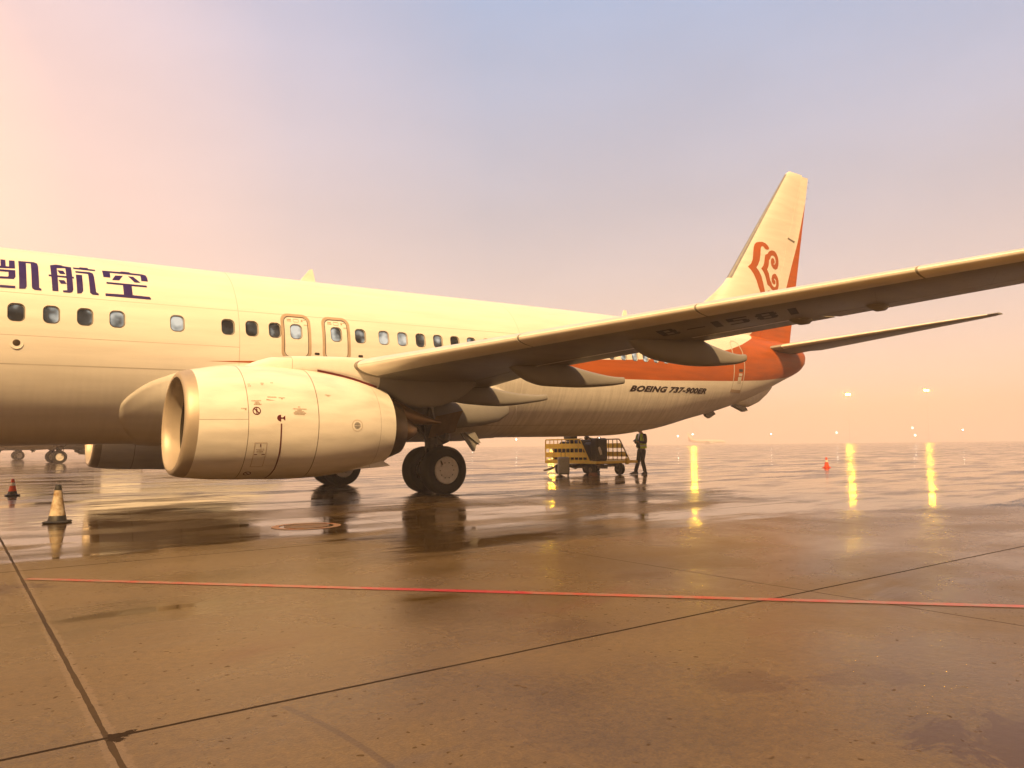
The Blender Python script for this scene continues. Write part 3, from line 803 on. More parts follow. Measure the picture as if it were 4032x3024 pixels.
LOGO = [
 [(15.855,7.836),(16.061,7.975),(16.192,8.176),(16.251,8.388),(16.33,8.677),(16.397,8.798),(16.508,8.897),(16.69,8.95),(16.902,8.971),(17.081,8.939),(17.242,8.857),(17.312,8.772),(17.277,8.707),(17.153,8.684),(17.033,8.697),(16.962,8.762),(16.889,8.796),(16.812,8.77),(16.762,8.698),(16.697,8.408),(16.62,8.174),(16.503,7.992),(16.375,7.856),(16.543,7.718),(16.678,7.529),(16.766,7.296),(16.827,7.098),(16.9,6.863),(17.006,6.668),(16.729,6.568),(16.57,6.84),(16.438,7.076),(16.325,7.341),(16.179,7.565),(16.015,7.73)],
 [(16.687,7.852),(16.83,7.976),(16.917,8.136),(16.978,8.351),(17.015,8.449),(17.109,8.496),(17.186,8.509),(17.238,8.592),(17.366,8.665),(17.507,8.703),(17.677,8.697),(17.826,8.612),(17.924,8.471),(17.959,8.303),(17.929,8.128),(17.84,7.983),(17.681,7.926),(17.529,7.965),(17.413,8.065),(17.378,8.212),(17.418,8.331),(17.499,8.388),(17.606,8.374),(17.661,8.285),(17.663,8.19),(17.606,8.164),(17.559,8.162),(17.572,8.132),(17.65,8.132),(17.717,8.197),(17.741,8.314),(17.703,8.424),(17.599,8.491),(17.491,8.492),(17.395,8.432),(17.347,8.331),(17.26,8.273),(17.241,8.139),(17.195,8.001),(17.093,7.857),(17.204,7.72),(17.252,7.537),(17.29,7.428),(17.362,7.37),(17.401,7.28),(17.503,7.206),(17.594,7.191),(17.675,7.233),(17.723,7.342),(17.709,7.474),(17.652,7.543),(17.56,7.556),(17.572,7.516),(17.66,7.449),(17.662,7.355),(17.587,7.3),(17.481,7.317),(17.395,7.402),(17.38,7.532),(17.446,7.672),(17.574,7.747),(17.699,7.754),(17.831,7.658),(17.913,7.496),(17.914,7.306),(17.822,7.125),(17.677,7.053),(17.491,7.044),(17.341,7.095),(17.226,7.186),(17.078,7.236),(17.025,7.343),(16.977,7.506),(16.897,7.647),(16.8,7.767)],
 [(16.992,6.891),(17.043,6.961),(17.137,7.012),(17.243,7.0),(17.285,6.957),(17.306,6.828),(17.163,6.739),(17.03,6.782)],
]
decal(CHARS, lambda u, v: S(u, v, 0.004), 0, 0.045, 'airline_lettering', PURPLE, PLANE)
tp = text_polys('BOEING 737-900ER', 0.235, 0.30, 0.0125, 4.15, 1.06)
decal(tp, lambda u, v: S(7.62+u, th_of(7.62+u, 2.645+v+u*0.008), 0.005), 0.25, 0.05, 'type_lettering', BLACKP, PLANE)
# wing to body fairing
def build_fairing():
    X = [-6.62+0.045*k for k in range(24)] + [-5.5+0.25*k for k in range(34)] + [3.05, 3.15, 3.25, 3.35, 3.45, 3.55]
    zf = lambda x: interp(x, [-6.62, -6.52, -6.3, -5.97, -5.3, -4.5, -3.6, -2.6, 1.6, 2.4, 3.0, 3.4, 3.55], [1.90, 2.08, 2.33, 2.56, 2.80, 2.95, 3.02, 3.03, 2.9, 2.72, 2.5, 2.2, 1.9])
    xf = lambda z: -6.55+0.55*max(0.0, (1.95-z)/0.65)**2
    rs = []
    N = 60
    for x in X:
        e = max(0.0, min(1.0, (x+6.75)/1.9)) * max(0.0, min(1.0, (3.5-x)/1.1))
        e = e*e*(3-2*e)
        ring = []
        tp_ = th_of(x, zf(x)+0.05)
        for k in range(N+1):
            f = -1+2*k/N
            f = math.copysign(abs(f)**0.8, f)
            th = -math.pi/2 + (tp_+math.pi/2)*f     # starboard edge, keel, port edge
            p0 = S(x, th, 0)
            tt = max(0.0, min(1.0, (zf(x)-p0.z)/0.45))
            t2 = max(0.0, min(1.0, (zf(x)+0.03-p0.z)/0.10))
            t2 *= max(0.0, min(1.0, (x-xf(p0.z))/0.09))
            off = -0.03 + 0.055*t2 + 0.11*e*(tt*tt*(3-2*tt))
            if p0.z < 1.6: off *= lin(p0.z, [1.28, 1.6], [0.62, 1.0])
            ring.append(S(x, th, off))
        rs.append(ring)
    m = MB(); m.rings(rs, 0, close=False)
    return m.build('wing_fairing', PAINT, PLANE)
build_fairing()

# ---- wings
def wle(t): return -4.72+0.5228*t
def wle_in(y):        # y = distance from centreline
    t = y-1.88
    if t < 2.95: return wle(2.95)-(2.95-t)*0.60       # inboard glove, swept further
    return wle(t)
def wte(y): return 2.39+(y-10.28)*0.36 if y > 6.2 else 0.92-(6.2-y)*0.02
def wz(y): return 2.43+0.0867*(y-1.88)-0.035
def wthick(y): return lin(y, [1, 2, 5, 9, 17.2], [0.135, 0.132, 0.118, 0.108, 0.10])
def foil(u, th):
    """upper, lower half thickness of a supercritical-like section at chord fraction u (chord = 1)"""
    t_ = 5*th*(0.2969*math.sqrt(max(u, 0))-0.1260*u-0.3516*u*u+0.2843*u**3-0.1015*u**4)
    camb = 0.010*math.sin(math.pi*min(1, u*1.0)) - 0.012*u
    return camb+t_*0.92, camb-t_*1.02
def wpt(y, u, upper, side=1, lift=0.0):
    le, te = wle_in(y), wte(y)
    c_ = te-le
    a, b = foil(u, wthick(y))
    return Vector((le+u*c_, -y*side, wz(y)+(a if upper else b)*c_+(lift if upper else -lift)-0.014*u*c_))
def wing_shell(ys, u0, u1, nu, side, shrink=0.0):
    rs = []
    us = [u0+(u1-u0)*(1-math.cos(math.pi*k/nu))/2 if u0 < 0.02 else u0+(u1-u0)*k/nu for k in range(nu+1)]
    for y in ys:
        ring = [wpt(y, u, True, side, -shrink) for u in us]
        low = [wpt(y, u, False, side, -shrink) for u in us[::-1]]
        if u0 < 0.001: low = low[:-1]
        rs.append(ring+low)
    m = MB(); m.rings(rs, 0, True, True, True)
    return m
def slat_shell(ys, side, ul=0.105, uu=0.085):
    rs = []
    n = 12
    for y in ys:
        pts = []
        for k in range(n+1):
            f = 1-k/n; pts.append(wpt(y, uu*f*f, True, side, 0.006))
        for k in range(1, n+1):
            f = k/n; pts.append(wpt(y, ul*f*f, False, side, 0.006))
        rs.append(pts)
    m = MB(); m.rings(rs, 0, False)
    for r_ in (rs[0], rs[-1]): m.add(r_, [list(range(len(r_)))])
    return m
def span(a, b, n): return [a+(b-a)*k/n for k in range(n+1)]
def make_wing(side):
    ws = [0.9] + span(1.7, 17.0, 34) + [17.12, 17.17]
    m = wing_shell(ws, 0.0, 0.735, 26, side)
    wg = m.build('wing', WINGGREY, PLANE)
    for a, b in ((5.13, 8.13), (8.16, 10.82), (10.85, 13.50), (13.53, 16.6)):
        slat_shell(span(a, b, 10), side).build('slat', METAL, wg)
    slat_shell(span(1.95, 4.55, 8), side, 0.06, 0.05).build('leading_edge_flap', METAL, wg)
    wing_shell(span(1.95, 5.95, 8), 0.742, 1.0, 10, side).build('flap', WINGGREY, wg)
    wing_shell(span(6.02, 11.45, 10), 0.742, 1.0, 10, side, 0.004).build('flap', WINGGREY, wg)
    wing_shell(span(11.52, 16.2, 10), 0.742, 1.0, 10, side).build('aileron', WINGGREY, wg)
    wing_shell(span(16.27, 17.12, 4), 0.736, 1.0, 8, side).build('wing_tip', WINGGREY, wg)
    # light flap-cove strips seen along the rear of the lower surface
    for a, b in ((6.3, 8.6), (9.6, 11.3)):
        c = MB()
        c.rings([[wpt(y, 0.70, False, side, 0.004) for y in span(a, b, 6)], [wpt(y, 0.725, False, side, 0.010) for y in span(a, b, 6)], [wpt(y, 0.732, False, side, 0.004) for y in span(a, b, 6)]], 0, False)
        c.build('flap_cove_strip', METAL, wg)
    for y in (12.28, 11.19):
        h = MB()
        p = wpt(y, 0.80, False, side)
        h.rings([[p+Vector((dx, side*w_*math.cos(a)*-1, -h_*math.sin(a)+0.02)) for a in [math.pi*k/8 for k in range(9)]] for dx, w_, h_ in ((-.34, .01, .01), (-.25, .08, .07), (0, .11, .11), (.2, .08, .08), (.32, .01, .02))], 0, False)
        h.build('actuator_fairing', FAIR_SHADE_GREY, wg)
    for y, ya, xs in ((9.2, 0.0, 0), (6.5, 0.0, 0), (3.8, 0.0, 0)):
        x0, x1 = {9.2: (0.1, 3.26), 6.5: (-0.5, 2.60), 3.8: (-0.7, 2.60)}[y]
        rs = []
        for k in range(25):
            f = k/24
            x = x0+(x1-x0)*f
            zl = wpt(y, min(0.99, max(0.02, (x-wle_in(y))/(wte(y)-wle_in(y)))), False).z
            top = zl+0.05 if x < wte(y)-0.02 else None
            bot = {9.2: lambda x: interp(x, [0.1, 0.54, 0.92, 1.89, 3.0, 3.26], [2.90, 2.64, 2.55, 2.49, 2.57, 2.63]),
                   6.5: lambda x: interp(x, [-0.5, 0.02, 0.47, 1.21, 2.23, 2.6], [2.66, 2.36, 2.27, 2.26, 2.32, 2.37]),
                   3.8: lambda x: interp(x, [-0.7, -0.2, 0.45, 1.16, 2.23, 2.6], [2.30, 2.12, 2.03, 2.0, 2.10, 2.16])}[y](x)
            xe = wte(y)
            zt_e = wpt(y, 0.97, False).z+0.02
            if top is None: top = zt_e+( (bot+0.15)-zt_e)*((x-xe)/(x1-xe))
            top = max(top, bot+0.02)
            hw = 0.165*math.sqrt(max(0.0004, 1-(1-min(1, f/0.30))**2))*lin(f, [0, 0.6, 1.0], [1, 1, 0.62])
            ring = []
            for j in range(20):
                a = 2*math.pi*j/20
                cy, sz = math.cos(a), math.sin(a)
                ring.append((x, -side*y+hw*math.copysign(abs(cy)**0.6, cy), (top+bot)/2+(top-bot)/2*math.copysign(abs(sz)**0.7, sz)))
            rs.append(ring)
        fm = MB(); fm.rings(rs, 0, True, True, True)
        fm.build('flap_track_fairing', FAIR_SHADE_GREY, wg)
    return wg
WP = make_wing(1); WS = make_wing(-1)
# registration under the port wing: block figures along the leading edge
def block(ch):
    w, h, s_ = 0.62, 1.0, 0.2
    Rr = lambda a, b, c_, d_: [(a, b), (c_, b), (c_, d_), (a, d_)]
    return {'B': [Rr(0, 0, s_, 1), Rr(s_, 0, w-.06, s_*.8), Rr(s_, .42, w-.06, .42+s_*.8), Rr(s_, 1-s_*.8, w-.1, 1), Rr(w-s_, s_*.8, w, .42), Rr(w-s_-.04, .42+s_*.8, w-.04, 1-s_*.8)],
            '-': [Rr(0.05, .42, .62, .57)], '1': [Rr(.12, 0, .36, 1)],
            '5': [Rr(0, 1-s_*.8, w, 1), Rr(0, .5, s_, 1-s_*.8), Rr(s_, .5, w-.05, .5+s_*.8), Rr(w-s_, s_*.8, w, .5), Rr(0, 0, w-.05, s_*.8)],
            '8': [Rr(0.05, 0, w-.05, s_*.8), Rr(.05, .43, w-.05, .43+s_*.75), Rr(0.05, 1-s_*.8, w-.05, 1), Rr(0, s_*.8, s_, .43), Rr(w-s_, s_*.8, w, .43), Rr(0, .58, s_, 1-s_*.8), Rr(w-s_, .58, w, 1-s_*.8)]}[ch]
def reg():
    U, V = Vector((0.463, -0.886)), Vector((0.886, 0.463))
    O = Vector((0.11, -9.86))
    polys = []
    pos = 0.0
    for ch in 'B-1581':
        for q in block(ch):
            pts = []
            for a, b in q:
                p = O + U*((pos+a)*0.52) + V*((1-b)*0.53)
                pts.append((p.x, p.y))
            polys.append(pts)
        pos += {'1': 0.58, '-': 0.76}.get(ch, 0.84)
    def fn(x, y):
        yy = -y
        u = (x-wle_in(yy))/(wte(yy)-wle_in(yy))
        return wpt(yy, u, False, 1, 0.004)
    decal(polys, fn, 0.25, 0.25, 'registration_lettering', plain('faded_black_letter', (0.028, 0.020, 0.018), 0.6), WP)
reg()

# ---- fin, rudder, tailplane
def fin_le(z): return lin(z, [4.6, 5.25, 5.7, 6.16, 6.65, 7.12, 12.31, 12.38], [10.6, 11.4, 12.4, 13.26, 14.0, 14.62, 19.0, 19.2])
def fin_te(z): return 18.6+(z-4.985)*0.2625
def fin_half(x, z):
    le, te = fin_le(z), fin_te(z)
    le0 = max(le, 14.62-(7.12-z)*0.9) if z < 7.12 else le
    c_ = te-le0
    u = max(0.0, min(1.0, (x-le0)/c_))
    h = 5*0.095*c_*(0.2969*math.sqrt(u)-0.1260*u-0.3516*u*u+0.2843*u**3-0.1030*u**4)
    d = max(0.0, x-le)
    return max(h, min(0.05, 0.25*math.sqrt(d*0.05)))
def fin_part(name, f0, f1, z0, z1, mat, parent, grow=0.0, n=18, nz=20):
    rs = []
    for i in range(nz+1):
        z = z0+(z1-z0)*i/nz
        le, te = fin_le(z), fin_te(z)
        sc_ = 1.0 if z < 12.25 else math.sqrt(max(0.05, 1-((z-12.25)/0.14)**2))
        xs = [le+(te-le)*(f0+(f1-f0)*((k/n)**(1.6 if f0 == 0 else 1))) for k in range(n+1)]
        a = [(x, -(fin_half(x, z)+grow)*sc_, z) for x in xs]
        b = [(x, (fin_half(x, z)+grow)*sc_, z) for x in xs[::-1]]
        rs.append(a+b)
    m = MB(); m.rings(rs, 0, True, True, True)
    return m.build(name, mat, parent)
FIN = fin_part('vertical_fin', 0.0, 0.70, 4.7, 12.38, PAINT, PLANE, 0, 22, 40)
RUD = fin_part('rudder', 0.706, 1.0, 4.86, 12.30, PAINT, PLANE)
fin_part('fin_leading_edge', 0.0, 0.035, 7.3, 12.2, BOOTGREY, FIN, 0.006, 8, 20)
for z in (11.4, 11.9, 12.15):
    wick = MB()
    wick.box((fin_te(z)+0.10, 0, z), (0.22, 0.012, 0.012))
    wick.build('static_wick', DARKMET, RUD)
decal(LOGO, lambda u, v: Vector((u, -(fin_half(u, v)+0.006), v)), 0.15, 0.25, 'fin_emblem', ORANGEP, FIN)
hg = MB(); hg.tube([(18.72, -fin_half(18.72, 9.35)-0.01, 9.42), (19.25, -fin_half(19.25, 9.35)-0.01, 9.33)], 0.035, 8); hg.build('rudder_hinge_cover', REVEAL, FIN)
def tail_pt(y, u, upper, side, grow=0.0):
    f = (y-0.75)/(7.17-0.75)
    le = 16.45+(20.38-16.45)*f
    te = 19.35+(20.98-19.35)*f
    z = 4.60+(5.33-4.60)*f
    c_ = te-le
    h = 5*0.10*c_*(0.2969*math.sqrt(u)-0.1260*u-0.3516*u*u+0.2843*u**3-0.1030*u**4)+grow
    return (le+u*c_, -side*y, z+(h if upper else -h))
def make_tailplane(side):
    def shell(ys, u0, u1, n, grow=0.0):
        rs = []
        us = [u0+(u1-u0)*((k/n)**1.8 if u0 == 0 else k/n) for k in range(n+1)]
        for y in ys: rs.append([tail_pt(y, u, True, side, grow) for u in us]+[tail_pt(y, u, False, side, grow) for u in us[::-1]])
        m = MB(); m.rings(rs, 0, True, True, True); return m
    h = shell([0.1, 0.5]+span(0.75, 7.1, 14)+[7.17], 0.0, 0.70, 18).build('horizontal_stabilizer', WINGGREY, PLANE)
    shell(span(1.0, 6.9, 10), 0.0, 0.06, 8, 0.005).build('leading_edge', METAL, h)
    shell(span(1.0, 6.95, 10), 0.706, 1.0, 8).build('elevator', WINGGREY, h)
make_tailplane(1); make_tailplane(-1)
cone = MB(); cone.lathe([(19.25, .16), (19.455, .15), (19.47, .13), (19.40, .11)], (0, 0, 4.19), 'x', 24); cone.build('exhaust_outlet', DARKMET, PLANE)

# ---- small things on the fuselage
def blade(name, prof, th, mat, yoff=0.0):
    m = MB()
    n = len(prof)
    a = [(x, yoff-th/2, z) for x, z in prof]; b = [(x, yoff+th/2, z) for x, z in prof]
    m.rings([a, b], 0, True, True, True)
    return m.build(name, mat, PLANE, smooth=False)
blade('blade_antenna', [(-2.28, 5.26), (-1.98, 5.64), (-1.90, 5.66), (-1.80, 5.26)], 0.05, PAINT)
blade('blade_antenna', [(9.02, 5.22), (9.15, 5.55), (9.27, 5.55), (9.34, 5.22)], 0.04, PAINT)
blade('drain_mast', [(13.05, 2.10), (13.5, 2.24), (13.72, 2.02), (13.35, 1.86), (13.18, 1.94)], 0.10, FAIR_SHADE_GREY)
tb = MB()
tb.rings([[(x, w_*math.cos(a), z+h_*math.sin(a)) for a in [2*math.pi*k/16 for k in range(16)]] for x, w_, z, h_ in ((14.6, .02, 2.45, .03), (15.1, .16, 2.50, .14), (15.7, .22, 2.56, .26), (16.3, .20, 2.76, .28), (16.9, .12, 3.02, .22), (17.3, .02, 3.18, .10))], 0)
tb.build('tail_bumper', PAINT, PLANE)
blade('bumper_shoe', [(14.9, 2.40), (15.5, 2.30), (15.62, 2.16), (15.4, 2.12), (14.75, 2.34)], 0.16, FAIR_SHADE_GREY)

# ---- engines
NXs = [-6.24, -6.225, -6.18, -6.1, -6.0, -5.8, -5.5, -5.06, -4.4, -3.9, -3.45, -3.1, -2.75, -2.42]
NRs = [0.835, 0.868, 0.895, 0.918, 0.937, 0.965, 0.992, 1.013, 1.016, 0.995, 0.945, 0.885, 0.80, 0.712]
def nz_c(x): return lin(x, [-6.2, -5, -3.8, -2.42], [1.57, 1.595, 1.565, 1.52])
def nac_pt(x, ph, side, off=0.0):
    r = interp(x, NXs, NRs)+off
    c_, s_ = math.cos(ph), math.sin(ph)
    k = 1.0-0.035*max(0, -s_)**2*lin(x, [-6.2, -4.5], [1, 0.2])   # flattened underside
    slant = 0.07*s_ if x < -5.9 else 0.07*s_*max(0, (-5.3-x)/0.6)
    return Vector((x+slant*0.6, -side*4.83-side*r*c_, nz_c(x)+r*s_*k))
def make_engine(side):
    N = 64
    ang = [2*math.pi*k/N for k in range(N)]
    m = MB()
    xs = [-6.04, -5.9]+span(-5.75, -2.42, 22)
    rs = [[nac_pt(x, a, side) for a in ang] for x in xs]
    # turn in at the nozzle
    rs.append([nac_pt(-2.42, a, side, -0.03) for a in ang])
    rs.append([nac_pt(-2.65, a, side, -0.10) for a in ang])
    m.rings(rs, 0)
    e = m.build('engine', COWL, PLANE)
    l = MB()
    lip = [(-6.04, 0.0)]+[(x, 0.0) for x in (-6.12, -6.18, -6.215, -6.235)]
    rs = [[nac_pt(x, a, side, o) for a in ang] for x, o in lip]
    for x, r in ((-6.238, .80), (-6.215, .775), (-6.16, .752), (-6.08, .738), (-5.95, .732)):
        rs.append([Vector((x+0.07*0.6*math.sin(a), -side*4.83-side*r*math.cos(a), nz_c(-6.2)+r*math.sin(a)*(1-0.035*max(0, -math.sin(a))**2))) for a in ang])
    l.rings(rs, 0); l.build('inlet_lip', LIPMETAL, e)
    d = MB()
    rs = []
    for x, r in ((-5.95, .731), (-5.6, .745), (-5.2, .775), (-4.95, .785)):
        rs.append([Vector((x+0.042*math.sin(a)*(1 if x < -5.9 else 0.3), -side*4.83-side*r*math.cos(a), 1.57+r*math.sin(a))) for a in ang])
    d.rings(rs, 0); d.build('inlet_duct', DUCT, e)
    f = MB()
    for k in range(24):
        a = 2*math.pi*k/24
        pts = []
        for r in (0.24, 0.5, 0.785):
            tw = 0.16*(r/0.785)
            for s_ in (-1, 1):
                aa = a+s_*(0.10 if r > 0.3 else 0.12)
                pts.append((-5.06+s_*tw*0.5, -side*4.83-r*math.cos(aa), 1.57+r*math.sin(aa)))
        f.add(pts, [[0, 1, 3, 2], [2, 3, 5, 4]])
    f.lathe([(-4.98, .785), (-4.97, .05)], (0, -side*4.83, 1.57), 'x', 32)
    f.build('fan', FANM, e, ang=60)
    sp = MB(); sp.lathe([(-5.48, .005), (-5.42, .05), (-5.2, .17), (-5.0, .26)], (0, -side*4.83, 1.57), 'x', 32); sp.build('spinner', DARKMET, e)
    ex = MB(); ex.lathe([(-2.75, .66), (-2.42, .62), (-2.06, .49), (-2.04, .46), (-2.25, .42)], (0, -side*4.83, 1.46), 'x', 48, caps=False); ex.build('core_nozzle', HOTDARK, e)
    ex = MB(); ex.lathe([(-2.72, .72), (-2.68, .02)], (0, -side*4.83, 1.5), 'x', 40, caps=False); ex.build('fan_exit', DUCT, e)
    pg = MB(); pg.lathe([(-2.25, .34), (-1.9, .26), (-1.65, .12), (-1.58, .01)], (0, -side*4.83, 1.44), 'x', 32); pg.build('exhaust_plug', HOT, e)
    # strake low on the inboard/outboard side
    st = MB()
    for_s = [(-3.3, 0.0), (-2.5, 0.0), (-2.35, 0.13), (-2.6, 0.11)]
    ph = -1.22
    a = [nac_pt(min(x, -2.42), ph, side, h-0.01)+Vector((max(0, x+2.42), 0, 0)) for x, h in for_s]
    b = [p+Vector((0, 0, 0.012)) for p in a]
    st.rings([a, b], 0, True, True, True); st.build('strake', COWL, e, smooth=False)
    if side == 1 or side == -1:
        np_ = lambda u, v: nac_pt(u, v, side, 0.005)
        def arc(cx, cv, r0, r1, n=28, a0=0, a1=2*math.pi):
            R0 = [(cx+r0*math.cos(a0+(a1-a0)*k/n), cv+r0*math.sin(a0+(a1-a0)*k/n)) for k in range(n+1)]
            R1 = [(cx+r1*math.cos(a0+(a1-a0)*k/n), cv+r1*math.sin(a0+(a1-a0)*k/n)) for k in range(n+1)]
            return [[R0[k], R0[k+1], R1[k+1], R1[k]] for k in range(n)]
        Rr = lambda a, b, c_, d_: [(a, b), (c_, b), (c_, d_), (a, d_)]
        cx, cv = -5.150, 0.169
        dia = [(cx-.052, cv+.040), (cx-.040, cv+.052), (cx+.052, cv-.040), (cx+.040, cv-.052)]
        man = [Rr(cx-.008, cv-.045, cx+.008, cv+.03), Rr(cx-.014, cv-.01, cx+.014, cv+.022), Rr(cx-.007, cv+.033, cx+.007, cv+.046)]
        half = [(-4.745+0.068*math.cos(a), 0.052+0.055*math.sin(a)) for a in [math.pi/2+math.pi*k/12 for k in range(13)]]
        sym = [half, Rr(-4.745, .042, -4.715, .062), [(-4.715, .045), (-4.675, .010), (-4.675, .096), (-4.715, .060)]]
        ln = []
        path = [(-4.739, -.04), (-4.736, -.22), (-4.722, -.5), (-4.719, -.7), (-4.722, -.94), (-4.745, -1.15), (-4.772, -1.30)]
        for p, q in zip(path[:-1], path[1:]): ln.append([(p[0]-.012, p[1]), (p[0]+.012, p[1]), (q[0]+.012, q[1]), (q[0]-.012, q[1])])
        n2 = arc(-5.148, -1.067, .050, .066)+[[(-5.20, -1.02), (-5.19, -1.01), (-5.10, -1.115), (-5.11, -1.125)]]
        bars = [Rr(-5.068, -.437, -5.052, -.385), Rr(-5.142, -.590, -5.093, -.575), Rr(-5.017, -.592, -4.963, -.577)]
        decal(arc(cx, cv, .052, .068)+[dia]+man, np_, 0, 0.08, 'no_entry_symbol', MAROON, e)
        decal(n2, np_, 0, 0.08, 'no_entry_symbol', MAROON, e)
        decal(sym, np_, 0, 0.08, 'warning_symbol', MAROON, e)
        decal(ln, np_, 0, 0.08, 'warning_line', MAROON, e)
        for q_ in bars: decal([q_], np_, 0, 0.08, 'latch_mark', MAROON, e)
        win_ = MB()
        tx = []
        def words(u0, u1, v, h=0.016):
            u = u0
            while u < u1-0.008:
                w_ = random.uniform(0.010, 0.026); w_ = min(w_, u1-u)
                tx.append(Rr(u, v, u+w_, v+h)); u += w_+0.006
        for u0, u1, v in ((-5.223, -5.066, .333), (-5.17, -5.09, .308), (-5.175, -5.085, .288), (-5.19, -5.065, .268), (-4.533, -4.294, .207), (-4.44, -4.40, .242), (-4.46, -4.37, .184), (-4.50, -4.33, .162), (-4.525, -4.305, .138), (-4.512, -4.32, .114),
                          (-4.95, -4.80, .403), (-4.76, -4.655, .396), (-4.72, -4.69, .378), (-5.125, -4.985, -.49), (-5.08, -5.03, -.515), (-5.11, -5.0, -.54), (-5.24, -5.20, .66), (-5.24, -5.19, .62), (-5.02, -4.97, .68), (-5.02, -4.97, .645), (-4.85, -4.80, .70), (-3.90, -3.80, .505), (-3.87, -3.83, .485), (-5.40, -5.31, .205), (-5.34, -5.31, .185)):
            words(u0, u1, v)
        tx.append([(-4.975, .352), (-4.82, .352), (-4.90, .360), (-4.975, .372)])
        decal(tx, np_, 0, 0, 'cowl_lettering', SMALLTXT, e)
        bx = [(-5.159, -.363), (-4.958, -.367), (-4.947, -.853), (-5.151, -.857)]
        bl = []
        for i in range(4):
            p, q = Vector(bx[i]), Vector(bx[(i+1) % 4]); d_ = (q-p).normalized(); n_ = Vector((-d_.y, d_.x))*0.004
            bl.append([tuple(p-n_), tuple(q-n_), tuple(q+n_), tuple(p+n_)])
        decal(bl, np_, 0, 0.08, 'access_panel', BAND, e)
        vt = arc(-3.315, -.041, .106, .113)
        decal(vt, np_, 0, 0, 'vent_rim', BAND, e)
        gr = []
        for k in range(-4, 5):
            u = -3.315+k*0.0145
            hh = math.sqrt(max(0, .062**2-(k*0.0145)**2))*1.05
            if hh > .01:
                gr.append(Rr(u-.004, -.041-hh, u+.004, -.041-.006)); gr.append(Rr(u-.004, -.041+.006, u+.004, -.041+hh))
        decal(gr, np_, 0, 0, 'vent_grille', BLACKP, e)
    return e
EP = make_engine(1); ES = make_engine(-1)
def make_pylon(side):
    X = [-5.15, -4.9, -4.6, -4.2, -3.8, -3.3, -2.9, -2.5, -2.2, -1.9, -1.6, -1.4, -1.2, -1.0, -0.8, -0.6, -0.45, -0.3, -0.15]
    TOP = lambda x: interp(x, [-5.15, -4.62, -3.86, -2.93, -2.3, -0.15], [2.56, 2.78, 2.83, 2.85, 2.80, 2.46])
    BOT = lambda x: interp(x, [-5.15, -4.0, -3.17, -2.3, -2.0, -1.68, -1.23, -0.75, -0.45, -0.15], [2.50, 2.50, 2.40, 2.18, 1.98, 1.90, 1.90, 2.02, 2.16, 2.38])
    rs = []
    for x in X:
        hw = interp(x, [-5.15, -4.8, -4.0, -2.5, -1.2, -0.15], [0.05, 0.17, 0.25, 0.20, 0.13, 0.02])
        t_, b_ = TOP(x), BOT(x)
        if t_ < b_+0.03: t_ = b_+0.03
        ring = []
        for j in range(24):
            a = 2*math.pi*j/24
            cy, sz = math.cos(a), math.sin(a)
            ring.append((x, -side*4.83+hw*math.copysign(abs(cy)**0.55, cy), (t_+b_)/2+(t_-b_)/2*math.copysign(abs(sz)**0.75, sz)))
        rs.append(ring)
    m = MB()
    kx = [i for i, x in enumerate(X) if x >= -2.5][0]
    m.rings(rs[:kx+1], 0, True, True, False); m.rings(rs[kx:], 1, True, False, True)  # aft length in darker grey: shade under the wing put into the colour
    p = m.build('pylon', [PAINT, FAIR_SHADE_GREY], PLANE)
    h = MB()
    h.rings([[(x, -side*4.83+hw*math.cos(a), z+hh*math.sin(a)) for a in [2*math.pi*k/18 for k in range(18)]] for x, hw, z, hh in ((-2.6, .15, 1.96, .26), (-2.1, .17, 1.82, .24), (-1.7, .14, 1.70, .16), (-1.3, .09, 1.62, .08), (-1.02, .03, 1.58, .03))], 0, True, True, True)
    h.build('heat_shield', HOT, p)
    # dark gap and panel lines along the strut foot
    g = MB()
    for ss in (-1, 1):
        g.rings([[(x, -side*4.83+ss*(interp(x, [-5.15, -4.8, -4.0, -2.5], [0.05, 0.17, 0.25, 0.25])+0.004), nz_c(x)+math.sqrt(max(0, interp(x, NXs, NRs)**2-0.0625))+d_) for x in span(-3.8, -2.6, 10)] for d_ in (0.005, 0.045)], 0, False)
    g.build('pylon_seal', MAROON, p)
    return p
make_pylon(1); make_pylon(-1)

